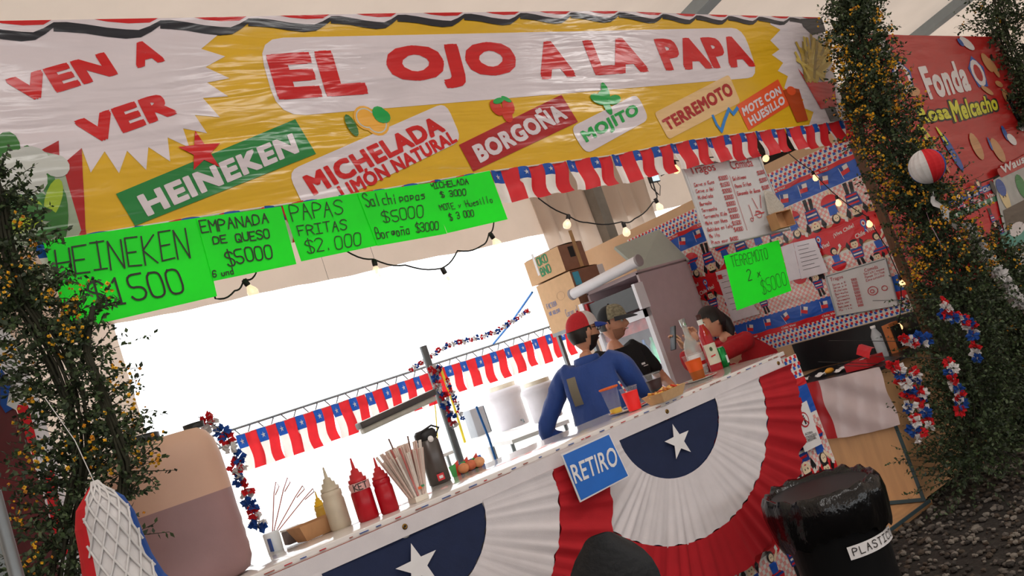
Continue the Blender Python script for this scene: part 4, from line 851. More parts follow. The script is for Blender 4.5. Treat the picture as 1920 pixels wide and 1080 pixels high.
def person(label, base, H, yaw, hyaw, hpitch, lean, arms, skinm, top, bottom, topname, sleeve, nametop, shoes=DARK, roll=0, bulk=1.):
    k = H/1.75; t = thing('person', base, label, 'person', None); base = Vector(base); Ry = Matrix.Rotation(yaw, 3, 'Z')
    def W(p):
        if p[0] == 'w': return Vector(p[1:])
        p = Vector(p)*k; a = max(p.z-.95*k, 0); th = lean*min(a/(.3*k), 1)
        if a > 0: p = Vector((p.x*cos(th)+a*sin(th), p.y, .95*k+a*cos(th)-p.x*sin(th)*.3))
        return base+Ry @ p
    J = dict(pel=(0, 0, .95), wai=(0, 0, 1.08), che=(.01, 0, 1.26), nec=(-.01, 0, 1.44), hdb=(.0, 0, 1.53))
    V = [W(J[q]) for q in ('pel', 'wai', 'che', 'nec', 'hdb')]; E_ = [(0, 1), (1, 2), (2, 3), (3, 4)]; Rr = [(.15, .11), (.135, .10), (.165, .12), (.065, .065), (.056, .058)]
    hands = []
    for sy, (el, wr, hd, hn, curl) in zip((1, -1), arms):
        n = len(V); V += [W((-.005, sy*.155, 1.405)), W((-.01, sy*.19, 1.38)), W(el), W(wr)]; E_ += [(2, n), (n, n+1), (n+1, n+2), (n+2, n+3)]; Rr += [.065, .052, .040, .028]
        hands.append(handmesh(W(wr), Ry @ Vector(hd), Ry @ Vector(hn), curl, sy, k))
    for sy in (1, -1):
        n = len(V); V += [W((0, sy*.09, .88)), W((.02, sy*.10, .50)), W((-.01, sy*.105, .10)), W((.11, sy*.115, .04))]; E_ += [(0, n), (n, n+1), (n+1, n+2), (n+2, n+3)]; Rr += [.085, .056, .040, .030]
    Rr = [(a[0]*k, a[1]*k) if isinstance(a, tuple) else a*k for a in Rr]
    bv, bf = skin(V, E_, Rr, 1)
    HR = Matrix.Rotation(hyaw, 3, 'Z') @ Matrix.Rotation(hpitch, 3, 'Y') @ Matrix.Rotation(roll, 3, 'X'); hc = W((.0, 0, 1.53))+HR @ Vector((.028, 0, .10))*k
    def HW(p): return hc+HR @ (Vector(p)*k)
    hv, hf = headmesh(); hv = [HW(q) for q in hv]
    mbE = MB()
    for sy in (1, -1): mbE.sph((-.006, sy*.079, -.004), .022, skinm, 12, 8, (.75, .38, 1.35))
    ev = [HW(q) for q in mbE.v]; v, f = merge((bv, bf), (hv, hf), (ev, mbE.f)); v, f = remesh(v, f, .0075)
    mb = MB(); mb.add(v, f, skinm, True)
    for hm in hands: mb.add(hm[0], hm[1], skinm, True)
    mb.build('body', t)
    mb = MB()
    for sy in (1, -1): mb.sph(HW((.083, sy*.031, .010)), .0115*k, EYEW, 10, 8); mb.sph(HW((.0905, sy*.031, .010)), .0058*k, HAIR, 8, 6)
    mb.build('eyes', t)
    mb = MB()
    for sy in (1, -1): mb.tube([HW((.094, sy*.014, .028)), HW((.096, sy*.030, .034)), HW((.084, sy*.048, .028))], .0036*k, HAIR, 6)
    mb.build('eyebrows', t); mb = MB(); mb.tube([HW((.090, -.022, -.054)), HW((.101, 0, -.055)), HW((.090, .022, -.054))], .0042*k, LIP, 6); mb.build('mouth', t)
    # clothes: follow the body, end at neck, cuffs and hem
    tv = [W((0, 0, .93)), W(J['wai']), W(J['che']), W((-.008, 0, 1.41))]; te = [(0, 1), (1, 2), (2, 3)]; tr = [(.205*bulk, .16*bulk), (.19*bulk, .15*bulk), (.21*bulk, .16*bulk), (.092, .085)]
    for sy, (el, wr, *_x) in zip((1, -1), arms):
        n = len(tv); tv += [W((-.005, sy*.155, 1.41)), W((-.01, sy*.195, 1.385))]; te += [(2, n), (n, n+1)]; tr += [.085, .070]
        if sleeve > .9: tv += [W(el), W(el)+(W(wr)-W(el))*.96]; te += [(n+1, n+2), (n+2, n+3)]; tr += [.058, .046]
        else: s0 = W((-.01, sy*.195, 1.385)); tv += [s0+(W(el)-s0)*.75]; te += [(n+1, n+2)]; tr += [.060]
    tr = [(a[0]*k, a[1]*k) if isinstance(a, tuple) else a*k for a in tr]; v, f = skin(tv, te, tr, 2)
    mb = MB(); from mathutils import noise as NZ
    mb.add([q+(q-base).normalized()*0+Vector((0, 0, 0))+Vector((NZ.noise(q*7), NZ.noise(q*7+Vector((9, 0, 0))), 0))*.012+Vector((NZ.noise(Vector((q.x*22, q.y*22, q.z*6))), NZ.noise(Vector((q.x*22+5, q.y*22, q.z*6))), 0))*.013 for q in v], f, top, True); garment = mb.build(nametop, t)
    pv = [W((0, 0, .98))]; pe = []; pr = [(.165, .125)]
    for sy in (1, -1): n = len(pv); pv += [W((0, sy*.09, .86)), W((.02, sy*.10, .50)), W((-.005, sy*.105, .10))]; pe += [(0, n), (n, n+1), (n+1, n+2)]; pr += [.098, .070, .060]
    pr = [(a[0]*k, a[1]*k) if isinstance(a, tuple) else a*k for a in pr]; v, f = skin(pv, pe, pr, 1); mb = MB(); mb.add(v, f, bottom, True); mb.build('trousers', t)
    for sy in (1, -1): mb = MB(); v, f = skin([W((-.05, sy*.105, .05)), W((.04, sy*.11, .05)), W((.14, sy*.12, .038))], [(0, 1), (1, 2)], [.042*k, .046*k, .036*k], 1); mb.add(v, f, shoes, True); mb.build('shoe', t)
    return t, W, HW, garment, Ry
def headshell(HW, cond, off, mat, name, t, soft=None):
    hv, hf = headmesh(); mb = MB(); vs = []
    for q in hv: n = Vector((q.x/.0098, q.y/.006, q.z/.0144)).normalized(); vs.append(HW(q+n*(off(q) if callable(off) else off)))
    mb.add(vs, [f for f in hf if cond(sum((hv[i] for i in f), Vector())/4)], mat, True); return mb.build(name, t)
def cap_(HW, t, back, front, brim, button, tilt=0):
    mb = MB(); n = 28; m = 9
    def fn(i, j):
        g = 2*PI*i/n; a = PI/2*j/m; r = cos(a)**.75; return HW((.004+.108*r*cos(g)+(.006 if j == 0 else 0)*cos(g), .086*r*sin(g), .030+.102*sin(a)+.012*cos(g)*cos(a)))
    mb.grid(fn, n, m, lambda i, j: front if (i < 7 or i >= n-7) else back); c = mb.build('cap', t)
    mb = MB(); K = 12
    def fb(i, j):
        g = -1.15+2.3*i/K; e = cos(g/1.15*PI/2)**.55; r0 = Vector((.004+.112*cos(g), .088*sin(g), .043)); return HW(r0+Vector(((.078*e)*j/3, .0, -.020*(j/3)**2-.008*(abs(sin(g)))*j/3)))
    mb.grid(fb, K, 3, brim); mb.grid(lambda i, j: Vector(fb(K-i, j))-Vector((0, 0, .003)), K, 3, brim); mb.build('brim', c)
    mb = MB(); mb.sph(HW((.004, 0, .134)), .008, button, 8, 6); mb.build('button', c)
    return c
JK = M('royal_blue_jacket', '1f428a', .7, var=.12, vscale=12, bump=.9, bscale=11, stretch=(1, 1, .5), sheen=.2); TS = M('black_tshirt', '121215', .85, var=.15, bump=.7, bscale=12); RD = M('red_sweatshirt', 'b0121c', .8, var=.08, bump=.8, bscale=12); JN = M('dark_denim', '1e2430', .8, var=.15)
A0 = math.radians
# man in blue: torso turned away, face in profile to the right
hp = P(1102, 622, Y=1.0)
t, W, HW, g_, Ry = person('man in a royal blue jacket and red cap seen from behind at the counter', (hp.x-.07, 1.02, 0), 1.75, A0(35), A0(-8), A0(4), .04,
    (((-.04, .40, 1.11), (.14, .24, .98), (.7, -.6, -.3), (0, -1, 0), .5), ((.10, -.27, 1.14), (.34, -.22, 1.17), (1, .1, 0), (0, 0, -1), .4)), SKN, JK, JN, 'jacket', 1, 'jacket', bulk=1.1)
headshell(HW, lambda q: q.x < .02 and q.z > -.060 and q.z < .07 and not (q.x > -.03 and q.z < -.0), .006, HAIR, 'hair', t)
headshell(HW, lambda q: q.x > -.004 and q.z < -.030 and not (abs(q.y) < .02 and -.062 < q.z < -.046), .004, HAIR, 'beard', t)
cap_(HW, t, M('red_mesh_cap', 'c3252e', .8, var=.2, vscale=200), M('white_cap_panel', 'd8cccb', .8), M('blue_cap_brim', '2743a0', .7), M('red_mesh_cap'))
mb = MB(); 
for sy in (1, -1): mb.tube([HW((.02, sy*.080, .016)), HW((.085, sy*.062, .014))], .0022, DARK, 5); mb.tube([HW((.100+.002*cos(q_), sy*(.032+.020*cos(q_)), .008+.014*sin(q_))) for q_ in [i*PI/6 for i in range(13)]], .0022, DARK, 5)
mb.build('glasses', t)
a = P(1062, 664, Y=.9); pc = M('reflective_grey_patch', '7d7768', .35, metal=.3, var=.1)
b_ = W((-.165, .085, 1.30)); rt_ = Ry @ Matrix.Rotation(-.10, 3, 'Y'); mb = MB(); mb.grid(lambda i, j: W((-.150-.012*(1-(j/8-.5)**2*4), .065+.055*i/2, 1.22+.17*j/8))+Ry @ Vector((-.014, 0, 0)), 2, 8, pc); mb.build('back_patch', g_, 'grey reflective strip')
mb = MB(); mb.lathe([(.078, 0), (.085, .03), (.078, .055)], JK, W((-.01, 0, 1.425)), 20, Ry @ Matrix.Rotation(.12, 3, 'Y')); mb.build('collar', t)
# man in black
hp = P(1143, 614, Y=1.5)
t, W, HW, g_, Ry = person('smiling man in a black t-shirt and dark cap facing the man in blue', (hp.x-.02, 1.52, 0), 1.765, A0(-100), A0(-62), A0(6), .05,
    (((.05, .30, 1.12), (.30, .16, 1.08), (1, -.4, 0), (0, 0, -1), .5), ((.04, -.30, 1.12), (.32, -.14, 1.06), (1, .5, 0), (0, 0, -1), .5)), SKN, TS, JN, 'tshirt', .5, 'tshirt')
headshell(HW, lambda q: q.x < .02 and q.z > -.045 and q.z < .07 and not (q.x > -.03 and q.z < 0), .006, HAIR, 'hair', t)
headshell(HW, lambda q: q.x > .01 and q.z < -.045 and not (abs(q.y) < .024 and -.064 < q.z < -.044), .0015, M('stubble', 'a4745c', .7, var=.3, vscale=300), 'stubble', t)
cap_(HW, t, M('black_cap', '15161a', .8), M('khaki_print_panel', '8d866e', .8, var=.5, vscale=60), M('grey_cap_brim', '2c3036', .7), M('black_cap'))
mb = MB(); mb.tube([HW((.096, -.024, -.050)), HW((.106, 0, -.057)), HW((.096, .024, -.050))], .0032, PAPER, 6); mb.build('teeth', t)
mb = MB(); c = W((.135, .075, 1.30)); mb.box(c+Ry @ Vector((.03, 0, 0)), (.006, .028, .014), PAPER, Ry); mb.box(c+Ry @ Vector((.03, .015, -.018)), (.006, .035, .005), PAPER, Ry); mb.build('chest_print', g_)
# woman in red, leaning over the counter with a phone
hp = P(1343, 606, Y=1.05)
_e1 = P(1300, 690, Y=.80); _w1 = P(1282, 655, Y=.78); _e2 = P(1330, 690, Y=.95); _w2 = P(1308, 640, Y=.92)
t, W, HW, g_, Ry = person('dark-haired woman in a red sweatshirt leaning over the counter end with a phone', (hp.x+.33, 1.03, 0), 1.62, A0(168), A0(158), A0(8), .55,
    ((('w', _e1.x, _e1.y, _e1.z), ('w', _w1.x, _w1.y, _w1.z), (.15, -.1, 1), (1, -.2, .1), .8), (('w', _e2.x, _e2.y, _e2.z), ('w', _w2.x, _w2.y, _w2.z), (.2, .0, 1), (.8, .3, .1), .8)), SKN2, RD, JN, 'sweatshirt', 1, 'sweatshirt')
headshell(HW, lambda q: (q.x < .045 and q.z > .0) or (q.x < -.018 and q.z > -.09) or q.z > .055, lambda q: .012 if q.z > -.02 else .018, HAIR, 'hair', t)
mb = MB(); mb.tube([HW((-.07, 0, .02)), HW((-.10, 0, -.05)), HW((-.10, .01, -.12)), HW((-.07, .02, -.19))], [.045, .05, .042, .015], HAIR, 14); mb.build('ponytail', t)
wr = _w1; PHN = P(1262, 634, Y=.78); 
o = thing('phone', PHN, 'black phone held up in the hand of the woman in red', 'phone'); mb = MB(); rr = Matrix.Rotation(A0(158), 3, 'Z') @ Matrix.Rotation(-.35, 3, 'Y'); mb.bbox(PHN, (.009, .072, .15), DARK, .003, rr); mb.build('case', o)
mb = MB(); mb.box(PHN+rr @ Vector((.0052, 0, 0)), (.001, .064, .138), M('phone_screen', '1a2430', .1)); mb.v = [tuple(rr @ (Vector(q)-PHN)+PHN) for q in mb.v]; mb.build('screen', o)
# ================================================================ INSIDE THE STALL
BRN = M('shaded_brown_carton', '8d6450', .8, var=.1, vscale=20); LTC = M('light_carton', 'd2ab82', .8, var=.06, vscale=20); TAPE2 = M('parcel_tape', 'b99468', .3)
def vbox(name, label, F0, yaw, wl, wr_, h, ml, mr, tape=True):
    """vertical front edge at F0; left face runs wl along yaw+180, right face wr_ along yaw+90 side"""
    u = Vector((sin(yaw), cos(yaw), 0)); v = Vector((cos(yaw), -sin(yaw), 0)); F0 = Vector(F0); up = Vector((0, 0, h)); t = thing(name, F0, label, 'box', 'cardboard boxes stacked beside the cooler')
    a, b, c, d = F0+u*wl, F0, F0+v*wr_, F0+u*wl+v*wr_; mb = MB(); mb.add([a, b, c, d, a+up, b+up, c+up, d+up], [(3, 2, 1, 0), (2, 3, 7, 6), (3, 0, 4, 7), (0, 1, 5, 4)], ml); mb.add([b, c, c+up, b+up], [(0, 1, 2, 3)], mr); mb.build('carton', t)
    mb = MB(); m_ = [a+up, b+up, c+up, d+up]; k = Vector((0, 0, .012))
    mb.add([m_[0]+k*.3, m_[1]+k*.3, (m_[1]+m_[2])/2+k, (m_[0]+m_[3])/2+k], [(0, 1, 2, 3)], ml); mb.add([(m_[0]+m_[3])/2+k, (m_[1]+m_[2])/2+k, m_[2]+k*.3, m_[3]+k*.3], [(0, 1, 2, 3)], ml); mb.build('flap', t)
    nl = u.cross(Vector((0, 0, 1))); pL = Pl(a, -u, (0, 0, 1)); pR = Pl(b, v, (0, 0, 1)); return t, pL, pR
yb = 0; B0 = P(1100, 602, Y=2.2); wl0 = P(1034, 622, X=B0.x).y-2.2; wr0 = P(1152, 590, Y=2.2).x-B0.x; h0 = P(1069, 508, Y=2.2).z-B0.z
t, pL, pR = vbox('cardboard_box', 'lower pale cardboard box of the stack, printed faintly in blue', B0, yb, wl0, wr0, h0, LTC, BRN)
INB = M('faded_blue_print', '6a7fae', .7); mb = MB(); hand(mb, pL, 'Carvajal', [(wl0*.55, .15), (wl0*.9, .15), (wl0*.9, .09), (wl0*.55, .09)], INB, .006, .002, False, .05); hand(mb, pL, 'FACTURA', [(.05, .25), (.18, .25), (.18, .21), (.05, .21)], INB, .004, .002, False); hand(mb, pL, 'NO VOLCAR', [(.05, .18), (.19, .18), (.19, .15), (.05, .15)], INB, .004, .002, False)
pp = ell((.26, .27), .05, .035, 16); ribbon(mb, pL, pp+[pp[0]], .004, TAPE2, .002); mb.build('print', t)
mb = MB(); mb.flat(pR, [(.02, .30), (.09, .30), (.09, .41), (.02, .41)], M('cyan_label', '4aa6c4', .6), .002); mb.flat(pR, [(.31, .30), (.38, .30), (.38, .42), (.31, .42)], PAPER, .002); mb.build('label', t)
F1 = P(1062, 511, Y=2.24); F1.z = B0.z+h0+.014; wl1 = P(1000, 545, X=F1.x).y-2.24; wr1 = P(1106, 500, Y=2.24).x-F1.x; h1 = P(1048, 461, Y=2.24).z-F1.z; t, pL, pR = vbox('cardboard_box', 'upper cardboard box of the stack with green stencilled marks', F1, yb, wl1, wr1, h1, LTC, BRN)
GRN = M('green_stencil', '2c8a5a', .7); mb = MB(); hand(mb, pL, 'OKO', [(.17, .20), (.30, .20), (.30, .135), (.17, .135)], GRN, .02, .002, False, .02); hand(mb, pL, 'BNO', [(.17, .11), (.30, .11), (.30, .045), (.17, .045)], GRN, .02, .002, False, .02); mb.flat(pL, [(.125, .06), (.155, .06), (.155, .25), (.125, .25)], PAPER, .002); hand(mb, pL, 'Eco box', [(.12, .285), (.27, .285), (.27, .262), (.12, .262)], GRN, .003, .002, False); mb.build('print', t)
mb = MB(); mb.flat(pR, [(.10, .10), (.16, .10), (.16, .19), (.10, .19)], DARK, .002); mb.flat(pR, [(.17, .0), (.21, .0), (.21, .32), (.17, .32)], TAPE2, .001); mb.build('label', t)
# what the boxes stand on
F0 = B0; t = thing('storage_shelf', (F0.x+.2, 2.4, 0), 'grey shelving carrying the cardboard boxes behind the men', 'shelf'); mb = MB(); mb.box((F0.x+wr0/2, 2.2+wl0/2, F0.z-.015), (wr0, wl0, .03), GREY); mb.build('shelf_board', t)
for dx in (.03, wr0-.03):
    for dy in (2.23, 2.17+wl0): mb = MB(); mb.box((F0.x+dx, dy, (F0.z-.03)/2), (.03, .03, F0.z-.03), GREY); mb.build('post', t)
# cooler
cx0 = P(1262, 700, Y=1.56); yf = 1.56; FRX = cx0.x; z1 = P(1222, 540, Y=yf).z
FG = M('pinkish_grey_enamel', 'bba7aa', .5, var=.05); FW = M('white_enamel', 'e4e4ea', .3, var=.03)
yc = A0(-2); t = thing('drinks_cooler', (FRX, yf, .02), 'tall glass-door drinks cooler with a dark header panel behind the men', 'refrigerator')
L_ = .60; Wd = .58; ztop = P(1217, 505, Y=yf).z; x0, x1 = FRX, FRX+Wd; dr = yf+L_
mb = MB()
mb.box(((x0+x1)/2, yf+.01, ztop/2+.01), (Wd, .02, ztop-.02), FG); mb.box((x1-.01, yf+L_/2, ztop/2+.01), (.02, L_, ztop-.02), FG); mb.box(((x0+x1)/2, dr-.01, ztop/2+.01), (Wd, .02, ztop-.02), FG); mb.box(((x0+x1)/2, yf+L_/2, ztop), (Wd, L_, .03), FG); mb.box(((x0+x1)/2, yf+L_/2, .07), (Wd, L_, .1), FG); mb.build('cabinet', t)
zb_ = P(1228, 568, Y=yf).z; zt_ = P(1217, 528, Y=yf).z; zh = zb_-.02; hm = (zt_-zb_); mb = MB()
mb.box((x0-.02, yf+.02, zh/2+.05), (.04, .04, zh-.1), FW); mb.box((x0-.02, dr-.02, zh/2+.05), (.04, .04, zh-.1), FW); mb.box((x0-.02, yf+L_/2, zh-.03), (.04, L_, .06), FW); mb.box((x0-.02, yf+L_/2, .13), (.04, L_, .06), FW); door = mb.build('door', t)
mb = MB(); mb.box((x0-.02, yf+L_/2, zh/2+.06), (.006, L_-.08, zh-.2), M('cooler_glass', 'dfe6ee', alpha=.22, rough=.04, var=0)); mb.build('glass_pane', door)
mb = MB(); mb.box((x0-.012, yf+L_/2, zh-.10), (.004, L_-.09, .09), M('red_orange_door_print', 'cf4a3e', .5, var=.5, vscale=14)); mb.build('printed_strip', door)
mb = MB(); mb.box((x0-.04, yf+L_/2, zh+.02+hm/2), (.08, L_-.02, hm), M('dark_header_panel', '3b3d3c', .35, var=.1)); hd = mb.build('header_panel', t); mb = MB(); mb.box((x0-.04, yf+.005, zh+.02+hm/2), (.095, .03, hm+.03), FW); mb.build('header_frame', t); mb = MB(); mb.box((x0-.05, dr-.0, zh+.02+hm/2), (.11, .05, hm+.05), FW); mb.build('header_frame', t); mb = MB(); mb.box((x0-.05, dr-.045, zh+.02+hm/2), (.09, .03, hm+.02), RED); mb.build('header_frame', t)
COLS = [M('bottle_tint_'+n, c_, .2, var=.1) for n, c_ in (('red', 'c03a44'), ('blue', '4a78b8'), ('orange', 'dd7a3c'), ('pale', 'd6dce2'), ('pink', 'd88a98'), ('green', '4d9a70'))]
for r_ in range(4):
    zz = .35+.30*r_; mb = MB(); mb.box(((x0+x1)/2, yf+L_/2, zz), (Wd-.06, L_-.06, .008), FW); mb.build('rack', t)
BM = []
for m_ in COLS: mb = MB(); mb.lathe([(.03, 0), (.032, .01), (.032, .13), (.012, .17), (.012, .20), (.014, .205)], m_, (0, 0, 0), 10); BM.append(mb.data('cooler_bottle'))
for r_ in range(4):
    for k in range(6):
        o = inst('cooler_bottle', BM[(k*2+r_*3) % 6], None, (x0+.09, yf+.09+.088*k, .354+.30*r_)); tag(o, '%s drink bottle on the %s rack of the cooler, %s from the camera side' % (('red', 'blue', 'orange', 'pale', 'pink', 'green')[(k*2+r_*3) % 6], ('bottom', 'second', 'third', 'top')[r_], ('first', 'second', 'third', 'fourth', 'fifth', 'sixth')[k]), 'bottle', 'bottles inside the cooler')
cl_ = bpy.data.lights.new('cooler_lamp', 'AREA'); cl_.shape = 'RECTANGLE'; cl_.size = .05; cl_.size_y = 1.1; cl_.energy = 7; co = bpy.data.objects.new('cooler_lamp', cl_); COL.objects.link(co); co.location = (x0+.06, yf+.05, .85); co.rotation_euler = (Vector((0, 1, 0))).to_track_quat('-Z', 'Z').to_euler()
# tube lamp, leaning board, sheet on top of the cooler
a = Vector((x0-.12, dr+.02, ztop+.03)); b = Vector((x0-.04, yf-.08, ztop+.075)); t = thing('tube_light', (a+b)/2, 'white tube light fitting lying on top of the cooler header', 'lamp'); mb = MB(); mb.tube([a, b], .042, FW, 14); mb.build('diffuser', t); mb = MB(); d = (b-a).normalized(); mb.tube([b, b+d*.02], .046, M('grey_end_cap', '9a9294', .5), 14); mb.tube([a-d*.02, a], .046, M('grey_end_cap'), 14); mb.build('end_cap', t)
mb = MB(); qs = [P(1152, 465, Y=1.80), P(1235, 432, Y=1.78), P(1292, 490, Y=1.58), P(1200, 508, Y=1.62)]; n_ = (qs[1]-qs[0]).cross(qs[3]-qs[0]).normalized()*.012; mb.hexa([q-n_ for q in qs]+[q+n_ for q in qs], M('pale_green_grey_board', 'a9b0a6', .7, var=.03)); mb.build('board', None, 'pale grey-green board leaning above the drinks cooler', 'board')
# urns, table, tub and cables at the back
def onz(u, v, z): return P(u, v, Z=z)
TZ = 1.06; a = onz(915, 813, TZ); b = onz(1066, 786, TZ); dn = Vector((-(b-a).y, (b-a).x, 0)).normalized()*.5
if dn.y < 0: dn = -dn
t = thing('back_table', (a+b)/2*1.0-Vector((0, 0, TZ)), 'white trestle table behind the counter carrying the white urns', 'table'); WT = M('white_table_top', 'd8d6d4', .4, var=.03)
mb = MB(); up = Vector((0, 0, .03)); mb.hexa([a-up, b-up, b+dn-up, a+dn-up, a, b, b+dn, a+dn], WT); mb.build('table_top', t)
for q in (a, b, b+dn, a+dn): c = q+((a+b+dn)/2+Vector((0, 0, 0))-q)*.06; mb = MB(); mb.tube([(c.x, c.y, 0), (c.x, c.y, TZ-.03)], .016, GREY, 8); mb.build('leg', t)
c0 = P(790, 852, Y=a.y+.02); t = thing('side_rail', (c0.x, c0.y, 0), 'thin white rail shelf left of the urn table behind the grey pole', 'shelf'); mb = MB(); mb.box(((c0.x+a.x)/2-.02, a.y-.13, 1.03), (a.x-c0.x-.1, .14, .03), WT); mb.build('shelf_board', t)
for x in (c0.x+.1, a.x-.12): mb = MB(); mb.box((x, a.y-.13, .508), (.03, .03, 1.013), WT); mb.build('post', t)
UR = M('white_urn_plastic', 'e6e4ea', .35, transl=.2, var=.03)
def urn(p, h, r, lab):
    t = thing('drinks_urn', (p.x, p.y, TZ), lab, 'urn', 'white urns on the back table'); mb = MB(); mb.lathe([(r*.9, 0), (r*.95, .01), (r*.95, h*.62), (r*1.02, h*.68), (r*1.12, h*.74), (r*1.12, h*.84), (r*.9, h*.9)], UR, (p.x, p.y, TZ), 28); mb.build('body', t)
    mb = MB(); mb.lathe([(r*.85, h*.89), (r*.85, h), (.001, h)], M('cream_urn_lid', 'e9e2cf', .5), (p.x, p.y, TZ), 28); mb.build('lid', t); mb = MB(); mb.tube([(p.x-.02, p.y-r, TZ+.05), (p.x-.03, p.y-r-.04, TZ+.05), (p.x-.03, p.y-r-.045, TZ+.02)], .009, GREY, 8); mb.build('tap', t)
u1 = P(962, 760, Y=a.y+.30); urn(P(972, 799, Z=TZ)+Vector((0, .05, 0)), .42, .15, 'large white drinks urn with a wide shoulder, left of the other urn')
urn(P(1035, 785, Z=TZ)+Vector((0.02, .07, 0)), .36, .14, 'second white drinks urn half hidden by the man in blue')
t = thing('speaker_box', (a.x-.06, a.y+.14, 1.0), 'grey metal equipment box left of the white urns', 'box'); gb = P(905, 790, Y=a.y+.1); mb = MB(); mb.bbox((a.x-.03, a.y+.08, 1.062+.14), (.17, .14, .28), M('light_grey_case', '9fa4ab', .4, var=.05), .006); mb.build('case', t); mb = MB(); mb.box((a.x+.061, a.y+.08, 1.062+.14), (.012, .13, .27), M('dark_grille', '44505c', .6)); mb.build('grille', t)
for k, (u, v, c_) in enumerate(((1000, 840, '7fb4a0'), (975, 850, 'd8d4cf'), (945, 860, 'e0d6cc'), (1018, 828, '5b9a80'))):
    q = P(u, v, Y=2.2); t = thing('milk_carton', (q.x, q.y, .74), ('green and white carton under the urn table, right', 'pale carton under the urn table, middle', 'white bag of cups under the urn table, left', 'green carton under the urn table, nearest the jacket')[k], 'carton'); mb = MB(); mb.bbox((q.x, q.y, .74+.12), (.085, .08, .24), M('carton_%s' % 'abcd'[k], c_, .5, var=.35, vscale=40), .004); mb.build('carton', t); mb = MB(); mb.box((q.x, q.y, .99), (.085, .01, .025), PAPER); mb.build('crimped_top', t)
q = P(975, 850, Y=2.2); t = thing('low_shelf', (q.x, 2.2, 0), 'low white shelf under the urn table holding cartons', 'shelf'); mb = MB(); mb.box((q.x, 2.2, .725), (.7, .25, .03), WT); mb.build('shelf_board', t)
for dx in (-.33, .33): mb = MB(); mb.box((q.x+dx, 2.2, .355), (.03, .2, .71), WT); mb.build('post', t)
# grey pole with its garland, hanging lamp, straps, truss
a = P(790, 650, Y=2.5); b = P(868, 868, Y=2.5); PX, PY = (a.x+b.x)/2, 2.5
mb = MB(); mb.tube([(PX, PY, 0), (PX, PY, a.z)], .028, M('grey_pole_paint', '6f7476', .4, metal=.3), 14); mb.build('pole', None, 'grey steel pole standing behind the counter, wrapped with a tricolour garland', 'pole')
def bloom(m1, r=.035, seed=0):
    rs = random.Random(seed); mb = MB()
    for k in range(9):
        g = k*2*PI/9+rs.uniform(-.2, .2); e = rs.uniform(-.5, .7); c = Vector((cos(g)*cos(e), sin(g)*cos(e), sin(e)))*r*.65; n = c.normalized(); s_ = n.orthogonal().normalized(); t_ = n.cross(s_)
        mb.poly([c*.2, c+s_*r*.42+n*r*.1, c+n*r*.5+t_*r*.25, c-s_*r*.42+n*r*.1], m1); mb.poly([c*.2, c+t_*r*.42, c+n*r*.45-s_*r*.2, c-t_*r*.42], m1)
    return mb.data('bloom')
PR = M('red_crepe_paper', 'cf1d26', .8, transl=.2); PW = M('white_crepe_paper', 'd9d7d6', .8, transl=.2); PB = M('blue_crepe_paper', '1f4fa0', .8, transl=.2)
BLM = [[bloom(m_, .035, s_) for s_ in range(3)] for m_ in (PR, PW, PB)]
def garland(pts, label, r=.035, step=.9, jit=.3, order=(0, 1, 2), nm='paper_garland', lead=0):
    pts = [Vector(q) for q in pts]; t = thing(nm, pts[0], label, 'garland'); mb = MB(); mb.tube(pts, .002, WIRE, 4); mb.build('string', t); k = 0
    for a, b in list(zip(pts, pts[1:]))[lead:]:
        n = max(int((b-a).length/(r*step)), 1)
        for i in range(n):
            q = a+(b-a)*(i+.5)/n+Vector([random.uniform(-1, 1)*r*jit for _ in range(3)]); o = inst('bloom', BLM[order[k % len(order)]][k % 3], t, q, [random.uniform(0, 6) for _ in range(3)], [r/.035*random.uniform(.85, 1.15)]*3); k += 1
    return t
garland([(PX-.05, PY-.04, 1.74), (PX+.05, PY-.05, 1.73), (PX-.03, PY-.05, 1.66), (PX, PY-.045, 1.55), (PX+.005, PY-.045, 1.30)], 'tricolour paper garland wound around the grey pole', .036, .85)
garland([(PX+.09, PY-.02, 1.66), (PX+.12, PY, 1.5), (PX+.13, PY, 1.33)], 'thin tricolour paper garland hanging right of the grey pole', .022, 1.2)
garland([(PX+.12, PY+.5, 1.82), (PX+.6, PY+.6, 1.93), (PX+1.2, PY+.7, 1.93), (PX+1.7, PY+.75, 2.05)], 'loose tricolour garland draped above the far flag strip', .026, 1.6)
YEL = M('yellow_strap', 'e0d040', .6, transl=.3); BST = M('blue_rope', '2c78c8', .6)
for k, (p1, p2, Y_, m_, r_, l_) in enumerate((((826, 690), (872, 830), 4.14, YEL, .013, 'yellow strap hanging right of the garland pole'), ((808, 696), (822, 850), 4.14, YEL, .006, 'thin yellow strap left of the grey pole'), ((998, 548), (925, 645), 2.95, BST, .011, 'blue rope slanting down from the cardboard boxes'), ((893, 762), (935, 880), 2.15, BST, .009, 'blue cable hanging over the grey equipment box'))):
    mb = MB(); A_, B_ = P(*p1, Y=Y_), P(*p2, Y=4.2 if k == 2 else Y_); mb.tube([A_, A_*.5+B_*.5+Vector((.01, 0, -.01)), B_]+([Vector((B_.x+.03, B_.y, 0))] if k == 3 else []), r_, m_, 6); mb.build('strap', None, l_, 'strap')
a = P(672, 800, Y=2.35); b = P(812, 736, Y=2.35); t = thing('hanging_tube_light', (a+b)/2, 'grey tube light fitting hanging in the bright opening left of the pole', 'lamp'); mb = MB(); c = (a+b)/2; d = (b-a).normalized(); R_ = d.to_track_quat('X', 'Z').to_matrix(); mb.bbox(c, ((b-a).length, .09, .045), M('dusty_grey_housing', '615d5b', .5, metal=.3), .008, R_); mb.build('housing', t)
mb = MB(); mb.bbox(c-R_ @ Vector((0, 0, .042)), ((b-a).length*.97, .06, .035), M('tube_diffuser', 'e8e4da', .4, transl=.4), .01, R_); mb.build('diffuser', t)
mb = MB()
